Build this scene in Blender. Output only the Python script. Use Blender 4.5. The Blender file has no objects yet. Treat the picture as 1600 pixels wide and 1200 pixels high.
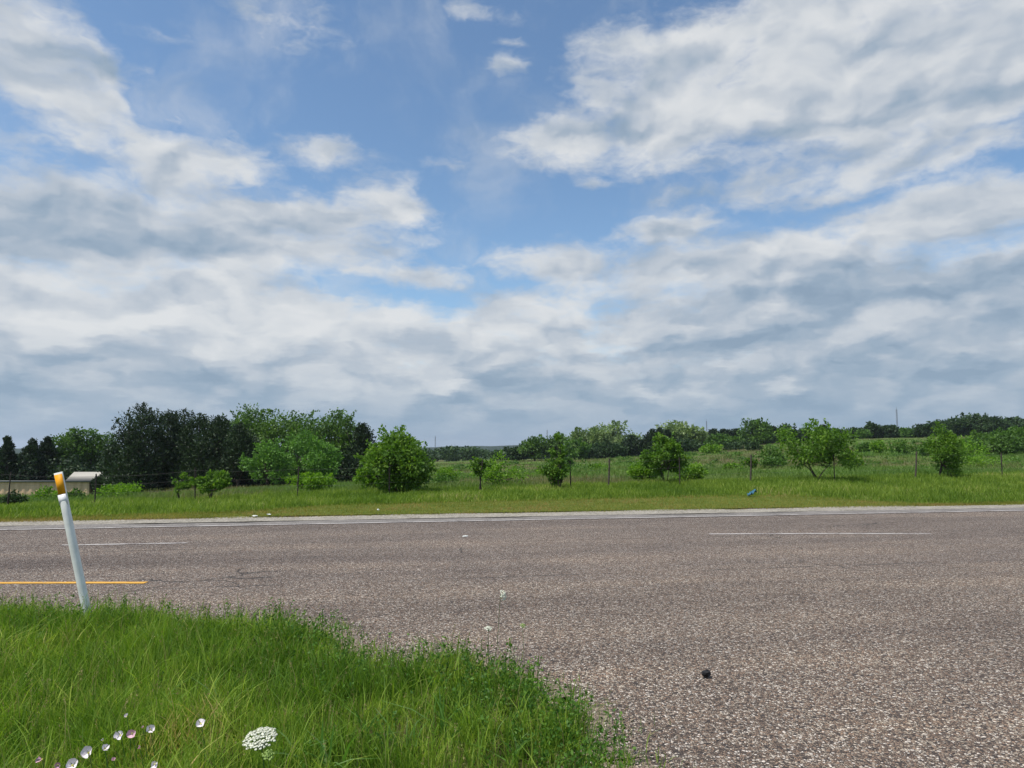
import bpy, bmesh, math, random
import numpy as np
from mathutils import Vector, Matrix

random.seed(7)
rng = np.random.default_rng(7)
S = bpy.context.scene
COL = S.collection

# ------------------------------------------------------------------ camera
CAM_H = 1.65
FPX = 1109.0                       # focal length in pixels of a 1600 px wide frame
TH = math.atan(100.0 / FPX)        # camera tilts up a little
cam_d = bpy.data.cameras.new('camera')
cam_d.sensor_fit = 'HORIZONTAL'; cam_d.sensor_width = 36.0
cam_d.lens = FPX / 1600 * 36.0
cam_d.clip_start = 0.05; cam_d.clip_end = 20000
cam = bpy.data.objects.new('camera', cam_d); COL.objects.link(cam)
cam.location = (0, 0, CAM_H); cam.rotation_euler = (math.pi / 2 + TH, 0, 0)
S.camera = cam
ct, st = math.cos(TH), math.sin(TH)

# ------------------------------------------------------------------ light and exposure
SUN_EL, SUN_AZ = 62.0, -118.0        # degrees; azimuth measured from +Y towards +X
S.view_settings.view_transform = 'Standard'
S.view_settings.look = 'None'
S.view_settings.exposure = 0.0
S.view_settings.gamma = 1.0
sd = bpy.data.lights.new('sun', 'SUN'); sd.energy = 4.7; sd.angle = math.radians(0.6); sd.color = (1.0, 0.955, 0.88)
sun = bpy.data.objects.new('sun', sd); COL.objects.link(sun)
_a, _e = math.radians(SUN_AZ), math.radians(SUN_EL)
SUN_DIR = Vector((math.sin(_a) * math.cos(_e), math.cos(_a) * math.cos(_e), math.sin(_e)))
sun.rotation_euler = SUN_DIR.to_track_quat('Z', 'Y').to_euler()
sun.location = SUN_DIR * 60

# ------------------------------------------------------------------ node helper
class NT:
    def __init__(s, tree): s.t = tree
    def n(s, typ, **kw):
        nd = s.t.nodes.new(typ)
        for k, v in kw.items(): setattr(nd, k, v)
        return nd
    def put(s, sock, v):
        if v is None: return
        if isinstance(v, bpy.types.NodeSocket): s.t.links.new(v, sock)
        else: sock.default_value = v
    def math(s, op, a, b=None, c=None, clamp=False):
        nd = s.n('ShaderNodeMath', operation=op, use_clamp=clamp)
        for i, v in enumerate((a, b, c)): s.put(nd.inputs[i], v)
        return nd.outputs[0]
    def vmath(s, op, a, b=None, out=0):
        nd = s.n('ShaderNodeVectorMath', operation=op)
        s.put(nd.inputs[0], a); s.put(nd.inputs[1], b)
        return nd.outputs[out]
    def mix(s, f, a, b, blend='MIX'):
        nd = s.n('ShaderNodeMix', data_type='RGBA', blend_type=blend)
        s.put(nd.inputs[0], f)
        for i, v in ((6, a), (7, b)):
            if isinstance(v, tuple) and len(v) == 3: v = v + (1,)
            s.put(nd.inputs[i], v)
        return nd.outputs[2]
    def mrange(s, v, a, b, c=0.0, d=1.0, smooth=True):
        nd = s.n('ShaderNodeMapRange', interpolation_type='SMOOTHSTEP' if smooth else 'LINEAR')
        s.put(nd.inputs[0], v)
        for i, q in enumerate((a, b, c, d)): s.put(nd.inputs[i + 1], q)
        return nd.outputs[0]
    def noise(s, vec, scale, detail=4, rough=0.55, dist=0.0, col=False, dim='3D'):
        nd = s.n('ShaderNodeTexNoise', noise_dimensions=dim)
        s.put(nd.inputs['Vector'], vec); s.put(nd.inputs['Scale'], scale); s.put(nd.inputs['Detail'], detail)
        s.put(nd.inputs['Roughness'], rough); s.put(nd.inputs['Distortion'], dist)
        return nd.outputs[1 if col else 0]
    def ramp(s, v, stops, interp='LINEAR'):
        nd = s.n('ShaderNodeValToRGB'); cr = nd.color_ramp; cr.interpolation = interp
        while len(cr.elements) < len(stops): cr.elements.new(0.5)
        for e, (p, c) in zip(cr.elements, stops):
            e.position = p; e.color = tuple(c) + ((1,) if len(c) == 3 else ())
        s.put(nd.inputs[0], v)
        return nd.outputs[0]
    def comb(s, x, y, z):
        nd = s.n('ShaderNodeCombineXYZ')
        for i, v in enumerate((x, y, z)): s.put(nd.inputs[i], v)
        return nd.outputs[0]

# ------------------------------------------------------------------ picture <-> place
def row_slope(y):                     # rise per metre of depth seen at picture row y
    return math.tan(TH + math.atan((600.0 - y) / FPX))
def z_at(y, Y): return CAM_H + Y * row_slope(y)
def x_at(x, Y, z=0.0): return (x - 800.0) / FPX * (Y * ct + (z - CAM_H) * st)
def ground(x, y, z=0.0):
    Y = (z - CAM_H) / row_slope(y)
    return x_at(x, Y, z), Y
def az_el(x, y):
    u, v = (x - 800.0) / FPX, (600.0 - y) / FPX
    d = Vector((u, ct - v * st, st + v * ct)).normalized()
    return math.degrees(math.atan2(d.x, d.y)), math.degrees(math.asin(d.z))

# ------------------------------------------------------------------ sky with clouds (world)
W = bpy.data.worlds.new('World'); S.world = W; W.use_nodes = True
wt = W.node_tree; wt.nodes.clear(); N = NT(wt)
BG = 0.10
sky = N.n('ShaderNodeTexSky', sky_type='NISHITA', sun_disc=False)
sky.sun_elevation = math.radians(SUN_EL); sky.sun_rotation = math.radians(SUN_AZ)
sky.altitude = 200; sky.air_density = 1.0; sky.dust_density = 0.6; sky.ozone_density = 1.6
geo = N.n('ShaderNodeTexCoord')
dirv = N.vmath('NORMALIZE', geo.outputs['Generated'])
sep = N.n('ShaderNodeSeparateXYZ'); N.put(sep.inputs[0], dirv)
dx, dy, dz = sep.outputs
az = N.math('MULTIPLY', N.math('ARCTAN2', dx, dy), 57.29578)
el = N.math('MULTIPLY', N.math('ARCSINE', dz), 57.29578)
# wind-sheared cloud layer: directions met with a level layer overhead
den = N.math('ADD', N.math('MAXIMUM', dz, 0.0), 0.16)
lay = N.comb(N.math('DIVIDE', dx, den), N.math('DIVIDE', dy, den), 0.0)

# cloud masses: picture x, y, half width, half height, tilt (deg, + = rises to the right), strength
MASS = [
 (50, 75, 150, 75, -32, 0.60), (140, 150, 110, 34, -32, 0.40), (205, 52, 95, 18, 0, 0.42), (440, 35, 120, 46, -8, 0.30), (135, 228, 70, 26, -10, 0.42), (30, 245, 70, 40, 0, .4),
 (250, 150, 80, 22, -25, .25),
 (310, 262, 165, 60, 6, 1.05), (520, 236, 110, 36, -5, 0.75), (612, 318, 100, 58, -14, 1.05), (450, 330, 190, 58, 0, .95),
 (110, 345, 230, 85, 0, 0.95), (350, 385, 270, 62, 0, 0.90), (400, 296, 55, 12, -6, -0.5), (650, 356, 34, 13, 0, -.40),
 (95, 272, 70, 22, 0, -.5),
 (280, 505, 460, 95, 0, 0.95), (545, 437, 48, 16, 0, 0.55), (338, 440, 55, 16, 0, 0.5), (665, 438, 120, 24, 3, 0.48),
 (700, 540, 380, 75, 0, 0.85), (640, 468, 110, 9, 0, -.25),
 (1140, 110, 290, 120, 14, 0.80), (1430, 75, 330, 130, 12, 0.85), (855, 215, 125, 55, 10, 0.85), (740, 205, 80, 18, 4, .35), (710, 250, 60, 18, 0, .35),
 (950, 120, 110, 80, 0, 0.6), (1500, 175, 220, 50, 18, 0.55), (1120, 215, 180, 45, 5, .5),
 (805, 90, 34, 24, 20, 0.55), (815, 45, 22, 11, 0, 0.42), (755, 108, 20, 14, 0, .3), (770, 8, 60, 14, 0, .35), (912, 277, 42, 16, 0, 0.5),
 (1250, 265, 130, 40, 10, 0.42), (1470, 252, 190, 26, 8, 0.36), (1150, 85, 60, 20, 20, -.25), (1040, 305, 60, 18, 5, .45),
 (1040, 362, 120, 40, 5, 0.85), (1200, 425, 340, 60, 0, 0.90), (1490, 345, 190, 55, 6, 0.85), (1300, 330, 90, 14, 0, -.15),
 (1300, 500, 480, 95, 0, 0.95), (850, 408, 110, 34, 0, 0.55), (840, 490, 200, 40, 0, .6),
 (680, 110, 130, 120, 0, -0.45), (330, 130, 150, 40, -15, -0.38), (760, 335, 60, 60, 0, -0.45), (1010, 290, 90, 12, 0, -.2), (560, 120, 110, 80, 0, -.35),
]
# where the layer is thick and its underside grey (+) or thin and bright (-)
TONE = [
 (930, 165, 120, 60, 0, 0.40), (1330, 190, 240, 50, 12, 0.40), (1100, 60, 150, 60, 0, -.15), (1500, 60, 180, 60, 0, -.2), (880, 235, 120, 25, 0, -.2),
 (250, 370, 260, 55, 0, 0.32), (80, 350, 160, 60, 0, 0.30), (80, 110, 160, 70, -25, 0.15),
 (300, 255, 160, 22, 5, -.25), (640, 330, 90, 40, 0, -.30), (480, 500, 330, 50, 0, -.30), (120, 480, 150, 35, 0, -.25), (545, 437, 60, 18, 0, -.4), (338, 440, 60, 14, 0, -.3),
 (1060, 365, 75, 30, 0, 0.45), (1150, 415, 230, 14, 0, -.25), (1055, 418, 60, 15, 4, 0.75), (1200, 437, 26, 6, 0, 0.5), (1350, 395, 180, 20, 6, 0.38), (1500, 330, 150, 30, 6, -.25),
 (1480, 465, 230, 45, 8, 0.75), (1250, 480, 130, 26, 4, .45), (1300, 515, 190, 12, 4, -.25), (1450, 545, 300, 45, 0, 0.55), (1250, 600, 500, 45, 0, .45),
 (300, 585, 300, 28, -8, 0.50), (110, 590, 180, 40, 0, 0.40), (185, 575, 90, 18, -18, -.75), (110, 605, 50, 14, 0, -.5), (480, 600, 80, 15, -12, -.65), (590, 608, 60, 13, -5, -.6), (740, 600, 80, 12, 0, -.45),
 (960, 605, 90, 13, -14, -.55), (1010, 615, 34, 9, -25, -.6), (870, 575, 170, 20, 0, 0.25), (650, 640, 900, 26, 0, .55), (60, 640, 160, 30, 0, .3),
]
def blob_sum(vec, blobs, start):
    acc = start
    for (bx, by, rx, ry, rot, amp) in blobs:
        a0, e0 = az_el(bx, by)
        k = math.degrees(1 / FPX)
        mp = N.n('ShaderNodeMapping', vector_type='TEXTURE')
        if isinstance(acc, bpy.types.NodeSocket):        # evaluate the masses one after another
            ch = N.n('ShaderNodeVectorMath', operation='MULTIPLY_ADD')
            N.put(ch.inputs[0], acc); ch.inputs[1].default_value = (1e-7, 1e-7, 0); N.put(ch.inputs[2], vec)
            N.put(mp.inputs[0], ch.outputs[0])
        else: N.put(mp.inputs[0], vec)
        mp.inputs['Location'].default_value = (a0, e0, 0)
        mp.inputs['Rotation'].default_value = (0, 0, math.radians(rot))
        mp.inputs['Scale'].default_value = (rx * k * 1.25, ry * k * 1.25, 1)
        r2 = N.vmath('DOT_PRODUCT', mp.outputs[0], mp.outputs[0], out=1)
        g = N.math('POWER', 2.718, N.math('MULTIPLY', r2, -1.0))
        acc = N.math('MULTIPLY_ADD', g, amp, acc)
    return acc
def union(vec, blobs, start):
    acc = start; k = math.degrees(1 / FPX)
    for (bx, by, rx, ry, rot, amp) in blobs:
        a0, e0 = az_el(bx, by)
        ch = N.n('ShaderNodeVectorMath', operation='MULTIPLY_ADD')
        N.put(ch.inputs[0], acc); ch.inputs[1].default_value = (1e-7, 1e-7, 0); N.put(ch.inputs[2], vec)
        mp = N.n('ShaderNodeMapping', vector_type='TEXTURE'); N.put(mp.inputs[0], ch.outputs[0])
        mp.inputs['Location'].default_value = (a0, e0, 0)
        mp.inputs['Rotation'].default_value = (0, 0, math.radians(rot))
        mp.inputs['Scale'].default_value = (rx * k, ry * k, 1)
        rr = N.vmath('LENGTH', mp.outputs[0], out=1)
        A = min(1.5, max(0.55, (ry / 45.0) ** 0.6))
        v = N.math('MINIMUM', N.math('MULTIPLY_ADD', rr, -A, A * 1.05), amp)
        acc = N.math('SMOOTH_MAX', acc, v, 0.15)
    return acc
ang0 = N.comb(az, el, 0.0)
# warp the outlines so that edges curl and fray
w1 = N.noise(ang0, 0.085, 5, 0.55, col=True, dim='2D')
w2 = N.noise(lay, 2.2, 6, 0.62, col=True, dim='2D')
wv1 = N.vmath('MULTIPLY', N.vmath('SUBTRACT', w1, (0.5, 0.5, 0.5)), (7.0, 3.6, 0.0))
wv2 = N.vmath('MULTIPLY', N.vmath('SUBTRACT', w2, (0.5, 0.5, 0.5)), (4.6, 2.4, 0.0))
ang = N.vmath('ADD', N.vmath('ADD', ang0, wv1), wv2)
# finer billows on the layer
f_big = N.noise(lay, 2.4, 7, 0.50, dist=0.2, dim='2D')
f_fine = N.noise(N.vmath('MULTIPLY', ang, (0.20, 0.42, 1.0)), 1.0, 9, 0.58, dist=0.2, dim='2D')
f_tiny = N.noise(N.vmath('MULTIPLY', ang0, (0.55, 1.25, 1.0)), 1.0, 6, 0.62, dist=0.4, dim='2D')
fb = N.math('ADD', N.math('ADD', N.math('MULTIPLY', f_big, 0.40), N.math('MULTIPLY', f_fine, 0.40)), N.math('MULTIPLY', f_tiny, 0.22))
base_cov = N.mrange(el, 5.5, 13.0, 0.95, -0.55)
cov = blob_sum(ang, [b for b in MASS if b[5] < 0], union(ang, [b for b in MASS if b[5] > 0], base_cov))
beyond = N.mrange(N.math('ABSOLUTE', az), 40.0, 60.0, 0.0, 0.7)     # broken cloud all round
above = N.mrange(el, 36.0, 48.0, 0.0, 0.7)
cov = N.math('ADD', cov, N.math('MAXIMUM', beyond, above))
dens = N.math('ADD', cov, N.math('MULTIPLY', N.math('SUBTRACT', fb, 0.5), 2.5))
alpha = N.mrange(dens, -0.15, 0.75)
veil = N.math('MULTIPLY', N.mrange(N.noise(ang, 0.11, 6, 0.6, dim='2D'), 0.42, 0.78), N.mrange(dens, -1.5, 0.2, 0.06, 0.42))
alpha = N.math('MULTIPLY', N.math('MAXIMUM', alpha, veil), 0.96)
# light from the upper left: compare the billows with those a little towards the sun
def puffs(v):
    vo = N.n('ShaderNodeTexVoronoi', feature='SMOOTH_F1', voronoi_dimensions='2D'); N.put(vo.inputs['Vector'], N.vmath('MULTIPLY', v, (0.17, 0.36, 1.0)))
    vo.inputs['Scale'].default_value = 1.0; vo.inputs['Detail'].default_value = 2.0; vo.inputs['Roughness'].default_value = 0.45; vo.inputs['Smoothness'].default_value = 0.6
    return vo.outputs['Distance']
ang_s = N.vmath('ADD', ang, (-0.8, 1.2, 0.0))
relief = N.math('MULTIPLY', N.math('SUBTRACT', puffs(ang_s), puffs(ang)), 0.75)
f_a = N.noise(N.vmath('MULTIPLY', ang, (0.16, 0.34, 1.0)), 1.0, 3, 0.5, dim='2D')
f_b = N.noise(N.vmath('MULTIPLY', ang_s, (0.16, 0.34, 1.0)), 1.0, 3, 0.5, dim='2D')
relief = N.math('ADD', relief, N.math('MULTIPLY', N.math('SUBTRACT', f_a, f_b), 1.3))
tone = blob_sum(ang, TONE, N.math('MULTIPLY_ADD', dens, 1e-7, 0.30))
tone = N.math('ADD', tone, N.math('MULTIPLY', N.math('SUBTRACT', N.noise(lay, 1.6, 4, 0.5, dim='2D'), 0.5), N.mrange(el, 2.0, 14.0, 0.30, 0.70)))
tone = N.math('MINIMUM', tone, N.math('MULTIPLY_ADD', tone, 0.35, 0.42))
tone = N.math('SUBTRACT', tone, N.math('MULTIPLY', relief, 1.0))
tone = N.math('ADD', tone, N.math('MULTIPLY', N.math('SUBTRACT', f_fine, 0.5), 0.45))
tone = N.math('ADD', tone, N.mrange(dens, 0.3, 1.9, -0.16, 0.20))
ccol = N.ramp(N.math('MULTIPLY_ADD', tone, 0.58, 0.26), [(0.0, (0.76, 0.775, 0.785)), (0.26, (0.665, 0.695, 0.725)), (0.44, (0.560, 0.605, 0.660)), (0.62, (0.445, 0.510, 0.590)), (0.84, (0.325, 0.415, 0.520)), (1.0, (0.265, 0.355, 0.465))])
ccol = N.vmath('SCALE', ccol); ccol_n = ccol.node; ccol_n.inputs['Scale'].default_value = 1.0 / BG
# far cloud sinks into blue-grey air towards the horizon
hz = N.mrange(el, -1.0, 7.2, 0.84, 0.0)
hcol = N.vmath('MULTIPLY', (0.275, 0.400, 0.540), (1 / BG,) * 3)
blue = N.vmath('MULTIPLY', sky.outputs[0], (1.30, 1.46, 1.50))
mixed = N.mix(alpha, blue, ccol)
mixed = N.mix(hz, mixed, hcol)
bgn = N.n('ShaderNodeBackground'); N.put(bgn.inputs[0], mixed); bgn.inputs[1].default_value = BG
out = N.n('ShaderNodeOutputWorld'); N.put(out.inputs[0], bgn.outputs[0])
W.cycles.sampling_method = 'MANUAL'; W.cycles.sample_map_resolution = 512

# ------------------------------------------------------------------ object helpers
def link(o, parent=None):
    COL.objects.link(o)
    if parent: o.parent = parent
    return o
def tag(o, label=None, cat=None, group=None, kind=None):
    if label: o['label'] = label
    if cat: o['category'] = cat
    if group: o['group'] = group
    if kind: o['kind'] = kind
    return o
def empty(name, loc, rz=0.0):
    o = bpy.data.objects.new(name, None); o.location = loc; o.rotation_euler = (0, 0, rz)
    o.empty_display_size = 0.3
    return link(o)
def np_mesh(name, V, F, mat, parent=None, loc=(0, 0, 0), smooth=False):
    """V (n,3) array, F (m,3 or 4) array or list of such arrays"""
    V = np.ascontiguousarray(V, np.float32)
    Fs = F if isinstance(F, list) else [F]
    Fs = [np.asarray(f, np.int32) for f in Fs if len(f)]
    me = bpy.data.meshes.new(name)
    me.vertices.add(len(V)); me.vertices.foreach_set('co', V.ravel())
    idx = np.concatenate([f.ravel() for f in Fs])
    tot = np.concatenate([np.full(len(f), f.shape[1], np.int32) for f in Fs])
    start = np.concatenate([[0], np.cumsum(tot)[:-1]]).astype(np.int32)
    me.loops.add(len(idx)); me.loops.foreach_set('vertex_index', idx)
    me.polygons.add(len(tot)); me.polygons.foreach_set('loop_start', start); me.polygons.foreach_set('loop_total', tot)
    if smooth: me.polygons.foreach_set('use_smooth', np.ones(len(tot), bool))
    me.update(calc_edges=True); me.validate()
    me.materials.append(mat)
    o = bpy.data.objects.new(name, me); o.location = loc
    return link(o, parent)
class MB:
    def __init__(s): s.v = []; s.f3 = []; s.f4 = []; s.k = 0
    def add(s, V, F):
        V = np.asarray(V, float); F = np.asarray(F, int) + s.k
        s.v.append(V); (s.f3 if F.shape[1] == 3 else s.f4).append(F); s.k += len(V)
    def tube(s, pts, rad, n=6, cap=True):
        pts = np.asarray(pts, float); m = len(pts)
        rad = np.broadcast_to(np.asarray(rad, float), (m,))
        T = np.gradient(pts, axis=0); T /= np.linalg.norm(T, axis=1)[:, None] + 1e-9
        ref = np.array([0, 0, 1.0]) if abs(T[0, 2]) < 0.9 else np.array([1.0, 0, 0])
        A = np.cross(T, ref); A /= np.linalg.norm(A, axis=1)[:, None] + 1e-9
        B = np.cross(T, A)
        an = np.linspace(0, 2 * np.pi, n, endpoint=False)
        V = pts[:, None] + rad[:, None, None] * (A[:, None] * np.cos(an)[None, :, None] + B[:, None] * np.sin(an)[None, :, None])
        i = np.arange(m - 1)[:, None] * n; j = np.arange(n)[None]; j2 = (j + 1) % n
        F = np.stack([i + j, i + j2, i + n + j2, i + n + j], -1).reshape(-1, 4)
        k = s.k; s.add(V.reshape(-1, 3), F)
        if cap:
            for e in (0, m - 1):
                c = pts[e]; kk = s.k
                s.add(np.vstack([V[e], c[None]]), [[q, (q + 1) % n, n] for q in range(n)])
    def box(s, c, size, rz=0.0):
        x, y, z = np.asarray(size) / 2
        V = np.array([[a * x, b * y, d * z] for d in (-1, 1) for b in (-1, 1) for a in (-1, 1)])
        R = np.array([[math.cos(rz), -math.sin(rz), 0], [math.sin(rz), math.cos(rz), 0], [0, 0, 1]])
        s.add(V @ R.T + np.asarray(c), [[0, 2, 3, 1], [4, 5, 7, 6], [0, 1, 5, 4], [2, 6, 7, 3], [0, 4, 6, 2], [1, 3, 7, 5]])
    def build(s, name, mat, parent=None, loc=(0, 0, 0), smooth=False):
        F = []
        if s.f3: F.append(np.vstack(s.f3))
        if s.f4: F.append(np.vstack(s.f4))
        return np_mesh(name, np.vstack(s.v), F, mat, parent, loc, smooth)

def vnoise(x, y, sc, seed=0):
    """smooth value noise 0..1"""
    x = np.asarray(x, float) / sc; y = np.asarray(y, float) / sc
    xi, yi = np.floor(x).astype(np.int64), np.floor(y).astype(np.int64)
    fx, fy = x - xi, y - yi
    fx, fy = fx * fx * (3 - 2 * fx), fy * fy * (3 - 2 * fy)
    def h(a, b):
        n = (a * 374761393 + b * 668265263 + seed * 982451653) & 0x7fffffff
        n = ((n ^ (n >> 13)) * 1274126177) & 0x7fffffff
        return ((n ^ (n >> 16)) & 0xffff) / 65535.0
    return (h(xi, yi) * (1 - fx) + h(xi + 1, yi) * fx) * (1 - fy) + (h(xi, yi + 1) * (1 - fx) + h(xi + 1, yi + 1) * fx) * fy

# ------------------------------------------------------------------ materials
def new_mat(name):
    m = bpy.data.materials.new(name); m.use_nodes = True
    m.node_tree.nodes.clear(); return m, NT(m.node_tree)
def finish(m, N, sh, disp=None):
    o = N.n('ShaderNodeOutputMaterial'); N.put(o.inputs[0], sh)
    return m
def principled(N, col, rough=0.7, spec=0.3, bump=None, metal=0.0):
    p = N.n('ShaderNodeBsdfPrincipled')
    if isinstance(col, tuple): col = col + (1,)
    N.put(p.inputs['Base Color'], col); N.put(p.inputs['Roughness'], rough)
    N.put(p.inputs['Specular IOR Level'], spec); p.inputs['Metallic'].default_value = metal
    if bump is not None: N.put(p.inputs['Normal'], bump)
    return p.outputs[0]
def bump(N, h, strength=0.5, dist=0.02):
    b = N.n('ShaderNodeBump'); b.inputs['Strength'].default_value = strength; b.inputs['Distance'].default_value = dist
    N.put(b.inputs['Height'], h); return b.outputs[0]
def obj_co(N): return N.n('ShaderNodeTexCoord').outputs['Object']
def pos(N): return N.n('ShaderNodeNewGeometry').outputs['Position']

def leaf_mat(name, dark, mid, light, trans=0.35, patch=0.6, rough=0.55, spec=0.25):
    """foliage: each leaf its own shade, patches of paler growth"""
    m, N = new_mat(name)
    g = N.n('ShaderNodeNewGeometry')
    r = g.outputs['Random Per Island']
    pn = N.noise(g.outputs['Position'], patch, 3, 0.6)
    v = N.math('ADD', N.math('MULTIPLY', r, 0.65), N.math('MULTIPLY', N.mrange(pn, 0.3, 0.7), 0.42))
    c = N.ramp(v, [(0.05, dark), (0.5, mid), (1.0, light)])
    p = principled(N, c, rough, spec)
    t = N.n('ShaderNodeBsdfTranslucent'); tc = N.mix(1.0, c, (1.25, 1.35, 0.55), 'MULTIPLY'); N.put(t.inputs[0], tc)
    mx = N.n('ShaderNodeMixShader'); mx.inputs[0].default_value = trans
    N.put(mx.inputs[1], p); N.put(mx.inputs[2], t.outputs[0])
    return finish(m, N, mx.outputs[0])
M = {}
M['juniper'] = leaf_mat('juniper_needles', (0.010, 0.022, 0.010), (0.022, 0.044, 0.015), (0.045, 0.081, 0.026), 0.12, 0.5)
M['oak'] = leaf_mat('oak_leaves', (0.030, 0.069, 0.014), (0.073, 0.149, 0.025), (0.137, 0.245, 0.041), 0.30, 0.35)
M['pale_leaf'] = leaf_mat('pale_leaves', (0.081, 0.131, 0.046), (0.173, 0.254, 0.090), (0.304, 0.376, 0.161), 0.30, 0.3)
M['elm'] = leaf_mat('elm_leaves', (0.040, 0.091, 0.012), (0.093, 0.194, 0.022), (0.196, 0.319, 0.041), 0.38, 1.2)
M['willow'] = leaf_mat('soft_leaves', (0.047, 0.122, 0.017), (0.092, 0.208, 0.031), (0.152, 0.297, 0.050), 0.32, 0.4)
M['sumac'] = leaf_mat('sumac_leaves', (0.062, 0.151, 0.011), (0.131, 0.259, 0.022), (0.227, 0.374, 0.039), 0.42, 1.5)
M['scrub'] = leaf_mat('scrub_leaves', (0.035, 0.085, 0.017), (0.077, 0.163, 0.026), (0.140, 0.254, 0.042), 0.32, 0.8)
M['dull_leaf'] = leaf_mat('dull_leaves', (0.017, 0.038, 0.014), (0.034, 0.070, 0.022), (0.063, 0.115, 0.034), 0.2, 0.4)
M['weed'] = leaf_mat('weed_leaves', (0.033, 0.091, 0.013), (0.072, 0.168, 0.023), (0.150, 0.280, 0.039), 0.35, 5.0)

def bark_mat():
    m, N = new_mat('bark'); p = pos(N)
    c = N.ramp(N.noise(N.vmath('MULTIPLY', p, (9, 9, 2.0)), 2.0, 5), [(0.3, (0.030, 0.024, 0.019)), (0.7, (0.105, 0.088, 0.072))])
    return finish(m, N, principled(N, c, 0.9, 0.1))
M['bark'] = bark_mat()

def grass_mat(name, stops, patch_sc, dry=None, dry_sc=0.12, dry_lo=0.5, dry_hi=0.62, trans=0.4):
    m, N = new_mat(name)
    g = N.n('ShaderNodeNewGeometry'); P = g.outputs['Position']
    r = g.outputs['Random Per Island']
    pn = N.noise(P, patch_sc, 4, 0.6)
    v = N.math('ADD', N.math('MULTIPLY', r, 0.58), N.math('MULTIPLY', N.mrange(pn, 0.32, 0.68), 0.52))
    c = N.ramp(v, stops)
    if dry:
        dn = N.noise(N.vmath('MULTIPLY', P, (1.0, 0.8, 0.0)), dry_sc, 5, 0.6)
        c = N.mix(N.math('MULTIPLY', N.mrange(dn, dry_lo, dry_hi), N.mrange(r, 0.15, 0.5, 0.25, 0.95)), c, dry)
    p = principled(N, c, 0.6, 0.2)
    t = N.n('ShaderNodeBsdfTranslucent'); N.put(t.inputs[0], N.mix(1.0, c, (1.25, 1.35, 0.6), 'MULTIPLY'))
    mx = N.n('ShaderNodeMixShader'); mx.inputs[0].default_value = trans
    N.put(mx.inputs[1], p); N.put(mx.inputs[2], t.outputs[0])
    return finish(m, N, mx.outputs[0])
M['grass'] = grass_mat('roadside_grass', [(0.0, (0.046, 0.109, 0.011)), (0.40, (0.116, 0.221, 0.021)), (0.75, (0.225, 0.336, 0.039)), (0.96, (0.366, 0.445, 0.075)), (1.0, (0.580, 0.435, 0.181))], 0.9)
M['verge'] = grass_mat('tall_verge_grass', [(0.0, (0.067, 0.134, 0.014)), (0.5, (0.149, 0.235, 0.028)), (0.94, (0.269, 0.344, 0.061)), (1.0, (0.437, 0.382, 0.174))], 0.30)
M['mown'] = grass_mat('mown_grass', [(0.0, (0.127, 0.155, 0.024)), (0.5, (0.224, 0.228, 0.042)), (1.0, (0.351, 0.290, 0.086))], 0.5, dry=(0.345, 0.234, 0.092), dry_sc=0.5)
M['field'] = grass_mat('field_grass', [(0.0, (0.063, 0.132, 0.025)), (0.5, (0.113, 0.194, 0.038)), (1.0, (0.189, 0.262, 0.070))], 0.05, dry=(0.189, 0.161, 0.086), dry_sc=0.055, dry_lo=0.44, dry_hi=0.60)
M['straw'] = grass_mat('straw', [(0.0, (0.12, 0.16, 0.03)), (0.4, (0.22, 0.20, 0.075)), (1.0, (0.40, 0.33, 0.16))], 2.0)
M['blade'] = grass_mat('broad_blades', [(0.0, (0.066, 0.158, 0.022)), (0.6, (0.121, 0.252, 0.044)), (1.0, (0.220, 0.336, 0.121))], 3.0)

def ground_mat():
    m, N = new_mat('ground_cover'); P = pos(N)
    sp = N.n('ShaderNodeSeparateXYZ'); N.put(sp.inputs[0], P)
    soil = N.ramp(N.noise(P, 9.0, 6, 0.65), [(0.3, (0.030, 0.030, 0.012)), (0.55, (0.060, 0.062, 0.022)), (0.75, (0.125, 0.105, 0.058))])
    fg = N.ramp(N.noise(P, 0.6, 6, 0.65), [(0.3, (0.062, 0.118, 0.022)), (0.55, (0.098, 0.158, 0.034)), (0.8, (0.140, 0.185, 0.052))])
    dry = N.ramp(N.noise(P, 1.7, 6, 0.7), [(0.3, (0.098, 0.078, 0.046)), (0.75, (0.165, 0.135, 0.080))])
    dn = N.noise(N.vmath('MULTIPLY', P, (1.0, 0.8, 0.0)), 0.055, 5, 0.6)
    field = N.mix(N.math('MULTIPLY', N.mrange(dn, 0.44, 0.60), 0.8), fg, dry)
    verge = N.ramp(N.noise(P, 2.5, 5, 0.65), [(0.3, (0.060, 0.105, 0.014)), (0.7, (0.130, 0.150, 0.034))])
    c = N.mix(N.mrange(sp.outputs[1], 11.0, 13.0), soil, verge)
    c = N.mix(N.mrange(sp.outputs[1], 26.0, 40.0), c, field)
    far = N.mrange(sp.outputs[1], 260.0, 420.0)
    c = N.mix(far, c, (0.030, 0.052, 0.020))
    return finish(m, N, principled(N, c, 0.95, 0.05, bump(N, N.noise(P, 14.0, 5, 0.7), 0.6, 0.05)))
M['ground'] = ground_mat()

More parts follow.
